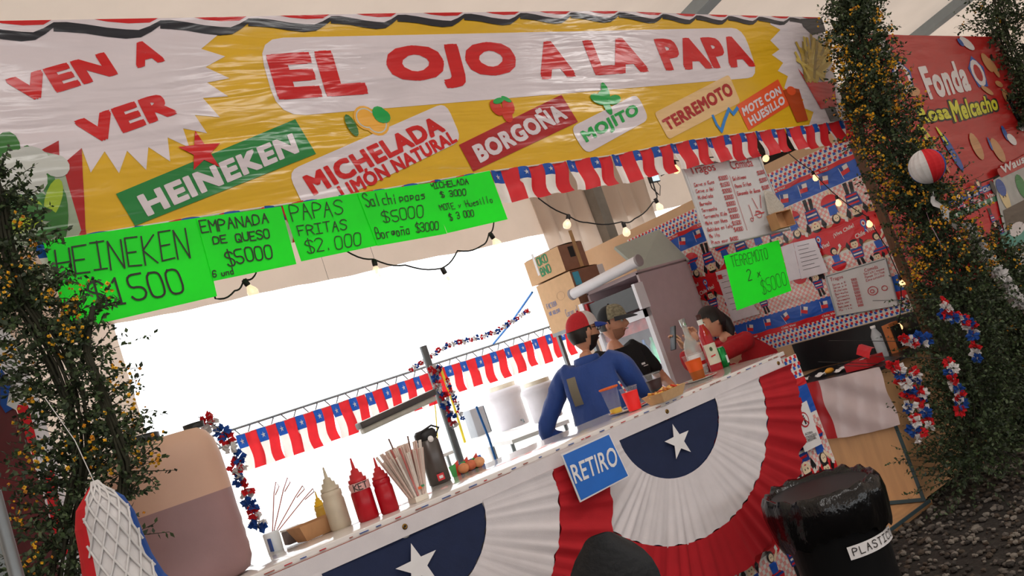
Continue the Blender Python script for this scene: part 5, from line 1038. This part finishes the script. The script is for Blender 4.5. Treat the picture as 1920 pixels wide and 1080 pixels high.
for q in (a+d*.12, b-d*.12): mb.tube([q+Vector((0, 0, .02)), (q.x, q.y, roofz(q.y)-.02)], .0012, WIRE, 4)
mb.build('hanging_wire', t)
a = P(385, 822, Y=4.2); b = P(1075, 598, Y=4.2); t = thing('roof_truss', a, 'thin grey lattice truss across the bright opening behind the flags', 'truss'); mb = MB(); dz = Vector((0, 0, -.11)); mb.tube([a, b], .012, GREY, 6); mb.tube([a+dz, b+dz], .012, GREY, 6); mb.build('chord', t)
n = 20
for k in range(n): 
    p0 = a+(b-a)*(k+.15)/n; p1 = a+(b-a)*(k+.5)/n+dz; p2 = a+(b-a)*(k+.85)/n; mb = MB(); mb.tube([p0, p1], .006, GREY, 5); mb.tube([p1, p2], .006, GREY, 5); mb.build('web', t)
for q in (a, b): mb = MB(); mb.tube([(q.x, q.y, -.02), (q.x, q.y, q.z)], .02, GREY, 8); mb.build('post', t)
mb = MB(); q = P(1225, 333, Y=2.9); mb.bbox(q, (.14, .04, .11), M('floodlight_shell', '4f565a', .4), .006); o = mb.build('floodlight', None, 'small square floodlight hung near the upper right opening', 'lamp'); mb = MB(); mb.box(q-Vector((0, .023, 0)), (.115, .004, .088), M('floodlight_glass', 'c8e4f0', .1, emit='d8f0ff', estr=.8)); mb.build('lens', o)
mb = MB(); mb.tube([q, q+Vector((0, 0, .12)), q+Vector((.05, 0, .6))], .006, WIRE, 5); mb.tube([q, q+Vector((.06, 0, -.1)), q+Vector((.0, 0, -.2))], .004, WIRE, 5); mb.build('cable', o)
# things on the side counter
q = P(1690, 612, Y=.35)
for k, (x, y, w_, h_, m_, lab, r_) in enumerate(((5.0, .62, .14, .10, PAPER, 'flat white paper folded on the dark side counter, leftmost', .2), (5.06, .50, .12, .07, PAPER, 'crumpled white napkin with a blue edge on the side counter', .5), (5.1, .36, .16, .08, PAPER, 'white printed leaflet near the middle of the side counter', .3))):
    mb = MB(); R_ = Matrix.Rotation(r_, 3, 'Z'); mb.grid(lambda i, j: Vector((x, y, .862))+R_ @ Vector((w_*(i/6-.5), h_*(j/4-.5), .012+.010*sin(i*1.7+k)*cos(j*1.3))), 6, 4, m_, False); mb.build('paper', None, lab, 'paper')
t = thing('red_menu_box', (5.08, .14, .856), 'open red printed card box on the side counter beside the flowers', 'box'); mb = MB(); mb.box((5.05, .16, .885), (.20, .16, .05), RED); mb.grid(lambda i, j: (4.94+.12*i/3+.1*j/3, .05+.15*i/3, .915+.05*sin(j/3*2)+.01*i), 3, 3, OC_R, False); mb.build('card_box', t); mb = MB(); mb.box((5.06, .15, .9115), (.09, .03, .002), PAPER); mb.build('print', t)
mb = MB(); mb.sph((5.08, .44, .882), .026, M('orange_snack_wrap', 'e09a2c', .5), 10, 8, (1.5, 1, .7)); mb.build('snack_packet', None, 'small orange wrapped snack among the papers on the side counter', 'snack')
t = thing('water_bottle', (5.32, .18, .856), 'clear plastic bottle on the side counter under the gingham hem', 'bottle'); mb = MB(); mb.lathe([(.032, 0), (.034, .01), (.034, .15), (.015, .19), (.014, .20)], M('hazy_clear_plastic', 'dfe3e8', alpha=.45, **ALC), (5.32, .18, .856), 18); mb.build('body', t); mb = MB(); mb.lathe([(.017, .2), (.017, .215), (.001, .215)], PAPER, (5.32, .18, .856), 14); mb.build('cap', t)
mb = MB(); mb.box((5.48, .15, .95), (.14, .05, .19), M('orange_wood_box', 'c4713c', .6, var=.2)); mb.box((5.47, .12, .95), (.10, .02, .15), M('dark_recess', '1e1812', .8)); mb.build('wooden_frame', None, 'small orange wooden frame lit by a bulb behind the side counter', 'frame')
# ================================================================ STRING LIGHTS
BULB = M('warm_bulb_glass', 'fff0d8', .1, var=0, emit='ffc98a', estr=1.4); BULBC = M('clear_bulb_glass', 'fff6ea', .05, alpha=.55, var=0, emit='ffd9b0', estr=.7)
def bulbmesh(m):
    mb = MB(); mb.lathe([(.011, 0), (.0125, -.004), (.0125, -.028), (.010, -.032)], M('black_bulb_socket', '1a1614', .5), n=12); a = mb.data('socket')
    mb = MB(); mb.lathe([(.009, -.030), (.012, -.038), (.022, -.055), (.024, -.068), (.019, -.082), (.001, -.090)], m, n=14); b = mb.data('glass_bulb'); mb = MB(); mb.sph((0, 0, -.058), .007, BULB, 8, 6, (1, 1, 1.6)); return a, b, mb.data('filament')
BM1 = bulbmesh(BULBC); BM2 = bulbmesh(BULB)
def lights(label, cable, bulbs, Yd, plane=None, bm=BM1):
    pt = (lambda u, v: plane.w(*plane.px(u, v), .03)) if plane else (lambda u, v: P(u, v, Y=Yd)); ps = [pt(*c) for c in cable]
    if not plane: ps = [Vector((ps[0].x, 0, 2.52))]+ps+[Vector((ps[-1].x, 0, 2.52))]
    t = thing('string_light', ps[0], label, 'string light', 'string lights around the stall opening')
    fine = []
    for a, b in zip(ps, ps[1:]):
        for i in range(5): q = a+(b-a)*i/5; q = q-Vector((0, 0, .012*sin(PI*i/5))); fine.append(q)
    mb = MB(); mb.tube(fine+[ps[-1]], .0035, WIRE, 5); mb.build('cable', t)
    for (u, v), tl in bulbs:
        q = pt(u, v)
        for nm, me in zip(('socket', 'glass_bulb', 'filament'), bm): inst(nm, me, t, q, (0, tl, 0), (.85, .85, .85))
lights('string light swag under the leftmost green card, one bulb', [(404, 560), (440, 545), (457, 524), (480, 512)], [((457, 524), -.35)], .02)
lights('string light swag with three bulbs across the top of the bright opening', [(648, 470), (700, 486), (760, 497), (828, 503), (858, 470), (904, 460), (917, 437), (926, 418)], [((701, 487), .1), ((829, 503), -.25), ((919, 438), -.35)], .02)
lights('string light swag with bulbs in front of the beige curtain', [(1010, 372), (1062, 402), (1100, 417), (1165, 416), (1190, 410), (1225, 378), (1232, 368)], [((1066, 403), .6), ((1168, 417), 0), ((1228, 372), -.2)], .02)
lights('short string light between the large whiteboard and the flag strip', [(1240, 330), (1262, 300), (1300, 296), (1430, 282), (1440, 286)], [((1263, 301), .1), ((1440, 286), .9)], .03, bm=BM2)
lights('string light running over the dancer tablecloth on the side wall', [(1478, 282), (1525, 318), (1573, 366), (1630, 405), (1665, 460), (1690, 516), (1694, 560), (1688, 600)], [((1527, 320), -.2), ((1572, 366), .1), ((1630, 405), .1), ((1690, 516), .0), ((1686, 597), .1)], None, SW2, BM2)
mb = MB(); pts = [P(*c, Y=2.7) for c in ((1262, 305), (1240, 318), (1215, 330), (1222, 352), (1235, 365))]; pts = [Vector((pts[0].x, 2.7, roofz(2.7)))]+pts; mb.tube(pts, .006, WIRE, 5); mb.build('loose_cable', None, 'loose black cable looping below the flag strip beside the floodlight', 'cable')
# ================================================================ FLOWERING BRANCHES
LF = [M('broom_leaf_'+n, c, .6, var=.25, vscale=30) for n, c in (('dark', '27351f'), ('mid', '3c4f2b'), ('grey', '4d5c3c'))]; TW = M('green_brown_twig', '2a2a1a', .8, var=.3, vscale=20)
FL = [M('yellow_broom_flower', 'e8b52a', .6, var=.2, vscale=60), M('orange_broom_flower', 'd8942a', .6, var=.2)]
def np_mesh(name, verts, quads, mats, midx, parent, kind='stuff'):
    me = bpy.data.meshes.new(name); n = len(verts); m = len(quads); me.vertices.add(n); me.vertices.foreach_set('co', verts.astype(np.float32).ravel()); me.loops.add(m*4); me.loops.foreach_set('vertex_index', quads.astype(np.int32).ravel()); me.polygons.add(m); me.polygons.foreach_set('loop_start', np.arange(0, m*4, 4, dtype=np.int32))
    try: me.polygons.foreach_set('loop_total', np.full(m, 4, dtype=np.int32))
    except Exception: pass
    for q in mats: me.materials.append(q)
    me.update(calc_edges=True); me.polygons.foreach_set('material_index', midx.astype(np.int32)); me.validate()
    o = bpy.data.objects.new(name, me); COL.objects.link(o); o.parent = parent; o.matrix_parent_inverse = Matrix.Translation(-parent.location); o['kind'] = kind; return o
def unit(a): return a/np.maximum(np.linalg.norm(a, axis=-1, keepdims=True), 1e-9)
def shrub(label, path, n_sprig, per, lsz, nfl, fband=(0, 1), up=.3, flat_=.7, ln=(.12, .30), flr=.008):
    """path: [(centre, radius)] from top to foot; sprigs spring from the core and carry leaves"""
    c = np.array([list(p) for p, r in path]); rr = np.array([r for p, r in path]); t = thing('flowering_column', Vector(c[-1]), label, 'plant', 'columns of flowering branches at the stall posts')
    seg = np.concatenate([[0], np.cumsum(np.linalg.norm(np.diff(c, axis=0), axis=1))]); tot = seg[-1]
    def at(s): return np.stack([np.interp(s, seg, c[:, k]) for k in range(3)], -1), np.interp(s, seg, rr)
    for k in range(9):
        g = k*2*PI/9; pts = []
        for i in range(14):
            q, r = at(tot*i/13); pts.append(Vector(q)+Vector((cos(g+i*.2), flat_*sin(g+i*.2), 0))*float(r)*.30*(.7+.3*sin(i*1.1+k)))
        mb = MB(); mb.tube(pts, .0045, TW, 6); mb.build('stem', t)
    s = RNG.uniform(0, tot, n_sprig); q, r = at(s); g = RNG.uniform(0, 2*PI, n_sprig); d = np.stack([np.cos(g), flat_*np.sin(g), RNG.uniform(-.7, up+.6, n_sprig)], -1); d = unit(d)
    st = q+d*(r*RNG.uniform(.0, .55, n_sprig))[:, None]*np.array([1, flat_, .5]); L = RNG.uniform(ln[0], ln[1], n_sprig)*(.6+.6*r/rr.max()); L = np.minimum(L, r*1.1+.05)
    T_ = np.linspace(.08, 1, per)[None, :, None]; bend = np.stack([RNG.normal(0, .25, n_sprig), RNG.normal(0, .2, n_sprig), RNG.uniform(-.2, .5, n_sprig)], -1)
    pos = st[:, None]+L[:, None, None]*(d[:, None]*T_+bend[:, None]*T_**2*.5); N = n_sprig*per; pos = pos.reshape(-1, 3)
    dr = np.repeat(d, per, 0); ax = unit(dr*.5+RNG.normal(0, .8, (N, 3))); nn = unit(np.cross(ax, RNG.normal(0, 1, (N, 3)))); sz = lsz*RNG.uniform(.6, 1.3, N)[:, None]
    v = np.stack([pos, pos+ax*sz*.5+nn*sz*.34, pos+ax*sz*1.15, pos+ax*sz*.5-nn*sz*.34], 1).reshape(-1, 3); qd = np.arange(N*4).reshape(-1, 4); np_mesh('foliage', v, qd, LF, RNG.choice(3, N, p=[.5, .35, .15]), t)
    # twigs: thin quads along each sprig
    a = st; e = st+L[:, None]*(d+bend*.5); mid = st+L[:, None]*(d*.5+bend*.125); sd = unit(np.cross(d, RNG.normal(0, 1, (n_sprig, 3))))*.0016
    v = np.stack([a-sd, a+sd, mid+sd, mid-sd, mid-sd, mid+sd, e+sd*.5, e-sd*.5], 1).reshape(-1, 3); np_mesh('twigs', v, np.arange(n_sprig*8).reshape(-1, 4), [TW], np.zeros(n_sprig*2), t)
    if nfl:
        # blossoms grow in little clumps along the outer sprigs
        w_ = np.where((s/tot > fband[0]) & (s/tot < fband[1]))[0]; pick = RNG.choice(w_, nfl//5); base = st[pick]+L[pick][:, None]*(d[pick]*.85+bend[pick]*.36); ctr_ = np.repeat(base, 5, 0)+RNG.normal(0, .014, (len(base)*5, 3)); M_ = len(ctr_); R_ = flr*RNG.uniform(.6, 1.3, M_)[:, None]
        ex = np.array([[1, 0, 0], [0, 1, 0], [0, 0, 1.]]); ra = unit(RNG.normal(0, 1, (M_, 3))); rb = unit(np.cross(ra, RNG.normal(0, 1, (M_, 3)))); rc = np.cross(ra, rb)
        v = np.stack([ctr_+ra*R_, ctr_+rb*R_, ctr_-ra*R_, ctr_-rb*R_, ctr_+rc*R_, ctr_+ra*R_*.9, ctr_-rc*R_, ctr_-ra*R_*.9, ctr_+rc*R_*.8, ctr_+rb*R_*.8, ctr_-rc*R_*.8, ctr_-rb*R_*.8], 1).reshape(-1, 3); np_mesh('blossoms', v, np.arange(M_*12).reshape(-1, 4), FL, np.repeat((RNG.random(M_) < .25).astype(int), 3), t)
    return t
def pp_(lst, Y, k): return [(P(u, v, Y=Y), r*k) for u, v, r in lst]
shrub('column of dark broom branches with yellow flowers at the left post', pp_([(-12, 330, 20), (6, 400, 30), (16, 480, 36), (42, 560, 42), (98, 650, 56), (135, 750, 66), (155, 850, 62), (140, 950, 62), (120, 1050, 70), (110, 1150, 80)], -.32, 1/560.), 560, 22, .015, 420, (.1, .85), ln=(.08, .2), flr=.006)
shrub('loose leafy sprigs reaching over the drum', pp_([(174, 575, 9), (160, 650, 16), (185, 720, 20), (215, 810, 28), (240, 880, 36), (225, 960, 24)], -.40, 1/560.), 90, 20, .014, 60, (.0, 1), ln=(.06, .14), flr=.006)
shrub('large column of yellow-flowered broom branches right of the flag strip', pp_([(1602, -25, 34), (1606, 60, 38), (1640, 170, 50), (1676, 280, 54), (1738, 390, 58), (1786, 500, 72), (1812, 600, 88), (1825, 700, 102), (1830, 800, 100), (1825, 890, 85)], -.36, 1/305.), 2100, 24, .020, 2600, (.1, .62), ln=(.16, .34), flr=.0085)
shrub('dark leafy branch column at the top right corner beside the red banner', pp_([(1862, -30, 50), (1880, 50, 56), (1908, 130, 40), (1930, 230, 34)], .0, 1/205.), 420, 22, .026, 90, (0, 1), ln=(.16, .34))
shrub('dark mass of branches at the right edge of the frame below the white garland', pp_([(1850, 470, 50), (1895, 540, 70), (1925, 650, 95), (1930, 760, 90), (1910, 860, 80)], -.05, 1/235.), 900, 22, .024, 380, (0, .9), ln=(.16, .34))
# ================================================================ RED FONDA BANNER
FB = FP(.06); VRD = vinyl('fonda_red', 'a8201f', .2); VYG = vinyl('fonda_yellow', 'c6c42a', .2); VTN = vinyl('fonda_tan', 'b98455', .2); VBU = vinyl('fonda_blue', '1d4a96', .2); VWH = vinyl('fonda_white', 'd3cccb', .2); VBK = vinyl('fonda_black', '141416', .2)
q = [(1600, 62), (1700, 66), (1872, 69), (1965, 290), (1860, 333), (1742, 382), (1640, 400)]
mb = MB(); mb.fpx(FB, q[::-1], VRD, 0); mb.fpx(FB, q[::-1], VRD, -.006); fb = mb.build('banner', None, 'shiny red neighbouring banner with white and yellow script lettering', 'banner')
mb = MB(); text(mb, FB, 'Fonda', [(1720, 126), (1803, 112), (1822, 170), (1744, 188)], VWH, .04, .003); mb.build('lettering', fb, 'white lettering')
mb = MB()
for t_, qq in (('Rosa', [(1716, 203), (1773, 196), (1784, 222), (1728, 232)]), ('Melcacho', [(1777, 190), (1864, 178), (1872, 206), (1790, 230)])):
    text(mb, FB, t_, [(a-3, b-3) if i in (0,) else (a+3, b-3) if i == 1 else (a+3, b+3) if i == 2 else (a-3, b+3) for i, (a, b) in enumerate(qq)], VBK, .12, .002); text(mb, FB, t_, qq, VYG, .04, .004)
mb.build('lettering', fb, 'yellow lettering outlined in black')
mb = MB()
for u, v in ((1693, 146), (1833, 137)): c = FB.px(u, v); mb.flat(FB, star(c, .16, k=.8)[:], VBU, .003); mb.flat(FB, ell(c, .115, .125, 12), VWH, .004); mb.flat(FB, ell(c, .07, .08, 12), VRD, .005)
for u, v, a, b, r, m_ in ((1655, 90, .10, .10, 0, VWH), (1640, 82, .07, .04, .5, VBU), (1812, 82, .12, .05, -.4, VWH), (1800, 80, .05, .03, -.6, VBU), (1850, 118, .10, .07, -1.0, VTN), (1863, 128, .10, .05, -1.2, VTN), (1858, 108, .04, .02, .8, VBK), (1648, 130, .14, .07, -.8, VTN), (1645, 165, .05, .16, .15, VTN), (1660, 170, .04, .14, .1, VTN), (1850, 170, .10, .03, -.4, VTN), (1872, 158, .07, .03, -.2, VTN), (1712, 172, .10, .04, 0, VTN), (1890, 190, .07, .10, .1, VRD), (1885, 180, .06, .07, 0, VTN), (1905, 215, .05, .2, .25, VBK), (1915, 240, .07, .03, 0, VWH), (1883, 250, .04, .07, .1, VBU), (1896, 262, .08, .05, -.4, VWH), (1778, 275, .05, .13, .4, VBU), (1790, 295, .05, .13, .4, VBU), (1765, 255, .02, .09, .5, VYG), (1735, 255, .05, .12, .6, VYG), (1727, 285, .05, .12, .4, VYG), (1755, 285, .03, .20, .4, VTN), (1830, 275, .08, .12, .2, VTN), (1870, 282, .08, .12, .5, VTN), (1855, 270, .02, .06, 0, VBU)):
    mb.flat(FB, ell(FB.px(u, v), a, b, 14, rot=r), m_, .006)
mb.build('print', fb)
# printed streamers and price banner under it
FB2 = FP(.03); mb = MB(); q = [(1640, 402), (1742, 382), (1862, 335), (1898, 480), (1850, 520), (1740, 540), (1690, 500)]; mb.fpx(FB2, q[::-1], vinyl('streamer_red', 'b3141c', .3), 0); mb.fpx(FB2, q[::-1], VRD, -.004); sb = mb.build('printed_banner', None, 'red and blue printed banner below the shiny red banner, with small lettering', 'banner')
mb = MB(); mb.fpx(FB2, [(1748, 386), (1862, 342), (1865, 354), (1752, 398)][::-1], VBU, .002); mb.fpx(FB2, [(1766, 408), (1868, 366), (1872, 376), (1772, 418)][::-1], vinyl('streamer_green', '2c6a4a', .3), .002)
for k in range(4): u = 1757+28*k; v = 391-10.6*k; text(mb, FB2, 'Chile', [(u, v-6), (u+18, v-13), (u+20, v-5), (u+2, v+2)], VWH, .03, .004); text(mb, FB2, 'Viva', [(u+8, v+6), (u+24, v), (u+25, v+7), (u+9, v+13)], VWH, .03, .004)
for k in range(9): u = 1770+11*k; v = 410-4.4*k; mb.flat(FB2, star(FB2.px(u, v), .030), VWH, .004)
for u, v, up in ((1808, 392, 1), (1828, 386, 1), (1852, 380, -1), (1845, 366, 1), (1868, 402, -1)): cc = FB2.px(u, v+10); dancer(mb, FB2, cc[0], cc[1], .14, up, 0)
for u, v in ((1800, 445), (1822, 462), (1845, 455)): cc = FB2.px(u, v); mb.flat(FB2, ell(cc, .05, .025, 10), VWH, .004)
mb.build('print', sb)
FB3 = FP(.02); mb = MB(); q = [(1862, 338), (1935, 296), (1990, 480), (1905, 520), (1898, 500)]; mb.fpx(FB3, q[::-1], M('grey_white_print', 'a9a9a4', .4), 0); wb3 = mb.build('printed_banner', None, 'white banner with a red oval word at the right edge, under the red banner', 'banner')
mb = MB(); mb.flat(FB3, rrect(FB3, [(1868, 318), (1940, 280), (1944, 302), (1876, 334)], .4), VRD, .002); text(mb, FB3, 'Waus', [(1874, 312), (1918, 290), (1921, 305), (1880, 327)], VWH, .03, .004)
c = FB3.px(1880, 362); mb.flat(FB3, ell((c[0], c[1]-.02), .075, .13, 16), vinyl('egg_face', 'd2bd8c', .3), .003); mb.flat(FB3, ell((c[0], c[1]+.045), .08, .075, 14), VBU, .004); mb.flat(FB3, ell(FB3.px(1862, 352), .04, .06, 12), VBK, .002); mb.flat(FB3, ell(FB3.px(1915, 350), .09, .11, 12), VG, .003)
for dx, dz in ((-.025, -.0), (.02, 0)): mb.flat(FB3, ell((c[0]+dx, c[1]-.03+dz), .008, .01, 8), VBK, .005)
mb.fpx(FB3, [(1880, 395), (1925, 372), (1945, 440), (1895, 470)][::-1], vinyl('brown_food_print', '5c5246', .4), .003); mb.fpx(FB3, [(1874, 440), (1925, 420), (1930, 455), (1880, 468)][::-1], vinyl('teal_bowl', '3d8a7c', .3), .006); mb.flat(FB3, ell(FB3.px(1905, 430), .16, .05, 14, rot=.1), VWH, .008)
mb.build('print', wb3)
# ornaments in the right column
q = P(1738, 312, Y=-.62); t = thing('paper_ball', q, 'round red, white and blue paper ball hung in the flowering column', 'ornament'); mb = MB(); n = 36
def bf(i, j): g = 2*PI*i/n; a = -PI/2+PI*j/14; r = .098*(1+.035*(i % 2)); return q+Vector((r*cos(a)*cos(g), r*cos(a)*sin(g), r*sin(a)))
mb.grid(bf, n, 14, lambda i, j: (PW if 13 <= i < 21 else PR if 21 <= i < 27 else PB), False); mb.build('paper_leaves', t); mb = MB(); mb.tube([q+Vector((0, 0, .09)), q+Vector((0, .1, .3))], .0015, WIRE, 4); mb.build('string', t)
mb = MB(); pts = [P(*c, Y=-.55) for c in ((1742, 398), (1752, 425), (1768, 455), (1772, 482))]; mb.grid(lambda i, j: pts[i]+Vector((.022*(j-1.5), .01*j, .004*j)), 3, 3, lambda i, j: (PR, PW, PB)[j], True); mb.build('ribbon', None, 'short tricolour ribbon hanging in the flowering column below the paper ball', 'ribbon')
mb = MB(); mb.grid(lambda i, j: P(1750+46*i/6, 372+60*i/6+(14-16*i/6)*(j/3-.5)*2, Y=-.5)+Vector((0, .02*sin(i*1.6+j), 0)), 6, 3, PW); mb.build('white_cloth', None, 'small white cloth streamer between the paper ball and the white garland', 'cloth')
garland([P(*c, Y=-.35) for c in ((1812, 422), (1838, 462), (1865, 505), (1893, 545), (1925, 575))], 'all white paper garland running down to the right edge', .05, .5, .25, (1,))
for pts, lab in (([(1672, 683), (1695, 720), (1712, 775), (1722, 825)], 'tricolour paper garland hanging beside the white flag cloth'), ([(1708, 690), (1728, 740), (1745, 800)], 'second tricolour garland close behind the lowest one'), ([(1768, 560), (1772, 590), (1820, 610), (1828, 650), (1836, 675)], 'tricolour garland highest in the right flowering column'), ([(1778, 672), (1785, 705), (1800, 770)], 'dim tricolour garland in the middle of the right column'), ([(1690, 640), (1732, 640), (1735, 642)], 'tiny loose tricolour blooms above the garlands')):
    garland([P(*pts[0], Y=-.5)+Vector((.02, .42, .10))]+[P(*c, Y=-.60) for c in pts], lab, .032, .8, .55, lead=1)
# ================================================================ BIN, STOOL, LEFT FOREGROUND
bx_ = P(1535, 915, Y=-.5); X0, Y0, ZR = bx_.x, -.5, bx_.z; t = thing('waste_bin', (X0, Y0, 0), 'black round waste bin lined with a shiny black bag beside the notice', 'bin'); BINM = M('matt_black_bin', '1c1d1f', .5, var=.1); BAG = M('shiny_black_bag', '0b0b0c', .16, var=.1, bump=.8, bscale=16, stretch=(1, 1, .5))
mb = MB(); mb.lathe([(.185, 0), (.19, .01), (.225, ZR-.02), (.235, ZR-.02), (.235, ZR), (.225, ZR)], BINM, (X0, Y0, 0), 36); mb.build('barrel', t)
mb = MB(); n = 72
def bagf(i, j):
    g = 2*PI*i/n; w_ = sin(g*9+sin(g*4)*2)*.5+sin(g*17+1)*.3+sin(g*5+.5)*.4
    prof = [(.12, -.26), (.17, -.12), (.20, -.03), (.222, .012), (.245, .02), (.262, -.005), (.268, -.06), (.262, -.12), (.25, -.17), (.242, -.195)][j]
    return (X0+(prof[0]+.009*w_*(.4+.1*j))*cos(g), Y0+(prof[0]+.009*w_*(.4+.1*j))*sin(g), ZR+prof[1]+(.012*w_ if j in (3, 4) else .02*w_*(j > 6)+.03*sin(g*2)*(j > 7)))
mb.grid(bagf, n, 9, BAG); mb.lathe([(.001, ZR-.27), (.13, ZR-.26)], BAG, (X0, Y0, 0), 24); mb.build('bin_bag', t)
zl = P(1610, 1045, Y=-.72).z; ga = math.atan2(CAM[1]-Y0, CAM[0]-X0); mb = MB(); rl = .196+.04*zl/ZR+.006; mb.grid(lambda i, j: (X0+rl*cos(ga+.1+1.25*i/16), Y0+rl*sin(ga+.1+1.25*i/16), zl-.025+.055*j), 16, 1, PAPER); lb = mb.build('label', t)
mb = MB()
for i_, ch in enumerate('PLASTICO'):
    g = ga+.22+.14*i_; pl = Pl((X0+rl*cos(g), Y0+rl*sin(g), zl-.01), (-sin(g), cos(g), 0), (0, 0, 1)); hand(mb, pl, ch, [(-.010, .03), (.010, .03), (.010, 0), (-.010, 0)], INKG, .004, .003, False, .05)
mb.build('handwriting', lb)
sx = P(1122, 1003, Y=-.66); t = thing('stool', (sx.x+.1, -.55, 0), 'black plastic seat with a rounded back standing before the red pleats', 'chair'); BP = M('worn_black_plastic', '151618', .45, var=.2, bump=.1); ST = sx.z
mb = MB(); rot = Matrix.Rotation(A0(-38), 3, 'Z'); C0 = Vector((sx.x, sx.y, 0))-rot @ Vector((0, -.16, 0))
def bk(i, j, o=0):
    a = -1+2*i/16; h = j/8; wd = .155*min(1, (1-max(h-.45, 0)**2.2*2.2)) ; return C0+rot @ Vector((a*wd, -.16-.0*h+.03*a*a+o, ST-.32+.32*h*(1-.0*a*a)-.03*abs(a)**3*h))
mb.grid(bk, 16, 8, BP); mb.grid(lambda i, j: bk(16-i, j, .018), 16, 8, BP); mb.build('backrest', t)
mb = MB(); mb.bbox(C0+Vector((0, 0, ST-.36)), (.34, .34, .035), BP, .014, rot); mb.build('seat', t)
for a in (-1, 1):
    for b in (-1, 1): mb = MB(); mb.tube([C0+rot @ Vector((a*.17, b*.17, 0)), C0+rot @ Vector((a*.14, b*.14, ST-.37))], .013, GREY, 8); mb.build('leg', t)
for a in (-1, 1): mb = MB(); mb.tube([C0+rot @ Vector((a*.11, -.15, ST-.35)), C0+rot @ Vector((a*.11, -.145, ST-.2))], .010, GREY, 8); mb.build('back_bracket', t)
# honeycomb paper bell
q = P(176, 903, Y=-.85); t = thing('paper_bell', q, 'red, white and blue honeycomb paper bell hanging at the lower left', 'ornament'); bell = [(.004, 0), (.022, -.02), (.050, -.05), (.062, -.09), (.066, -.14), (.072, -.19), (.085, -.24), (.108, -.28), (.13, -.31)]
g0 = math.atan2(CAM[1]-q.y, CAM[0]-q.x)+.15
def bl(i, j, n, o=0): g = g0-2.2+4.4*i/n; r, z = bell[j]; return q+Vector(((r+o)*cos(g), (r+o)*sin(g), z))
n = 22; mb = MB(); mb.grid(lambda i, j: bl(i, j, n), n, 8, lambda i, j: PR if i < 7 else PB if i >= 15 else PW, False); mb.build('paper_shell', t)
mb = MB()
for s_ in range(-9, 10):
    for dr_ in (1, -1):
        pts = []
        for k in range(33):
            h = k/32*8; j = min(int(h), 7); f_ = h-j; ii = 11+s_*2+dr_*(h-4)*1.5
            if 6.6 <= ii <= 15.4: a = bl(ii, j, n, .004)*(1-f_)+bl(ii, j+1, n, .004)*f_; pts.append(a)
            else:
                if len(pts) > 2: mb.tube(pts, .0030, PW, 4)
                pts = []
        if len(pts) > 2: mb.tube(pts, .0030, PW, 4)
mb.build('honeycomb_lattice', t); mb = MB(); mb.tube([q, q+Vector((-.01, .02, .10)), q+Vector((-.03, .1, .22))], .0012, PW, 4); mb.build('string', t)
# cloth and post at the far left edge
pl = FP(.28); mb = MB(); mb.fpx(pl, [(-40, 600), (4, 612), (32, 640), (70, 740), (105, 860), (135, 980), (160, 1100), (118, 1100), (90, 960), (45, 800), (0, 690), (-40, 640)][::-1], M('white_tarpaulin', 'd8d4da', .4, transl=.2), .004); mb.fpx(pl, [(-40, 650), (0, 695), (45, 805), (90, 960), (118, 1100), (-40, 1100)][::-1], M('dark_red_tarpaulin', '5a1216', .5, var=.5, vscale=5), 0)
for pq, m_ in (([(28, 760), (52, 760), (74, 850), (62, 860)], PR), ([(0, 690), (22, 720), (34, 760), (10, 775), (0, 760)], PB), ([(78, 890), (100, 880), (128, 1040), (110, 1050)], PR), ([(20, 720), (40, 735), (30, 770), (12, 760)], PW)): mb.fpx(pl, pq[::-1], m_, .007)
mb.build('tarpaulin', None, 'white and dark red neighbouring tarpaulin seen behind the left flower column', 'tarpaulin')
a = P(-4, 920, Y=-.9); b = P(26, 1090, Y=-.9); mb = MB(); mb.tube([(a.x*.5+b.x*.5, -.9, 0), (a.x*.5+b.x*.5, -.9, a.z)], .014, GREY, 10); mb.build('metal_post', None, 'short grey metal post at the bottom left corner', 'post')

garland([P(*c, Y=.46) for c in ((372, 782), (395, 792), (425, 815), (438, 850), (455, 905), (470, 955), (486, 992))], 'tricolour paper garland hanging down the right side of the pinkish drum', .034, .8, .3)
t = thing('work_table', (1.9, 1.35, 0), 'pale work table in the glare behind the sauce bottles', 'table'); mb = MB(); mb.box((1.9, 1.35, .93), (1.5, .5, .03), M('pale_green_table', 'cdd6cf', .4)); mb.build('table_top', t)
for x in (1.2, 2.6):
    for y in (1.14, 1.56): mb = MB(); mb.box((x, y, .457), (.03, .03, .915), GREY); mb.build('leg', t)
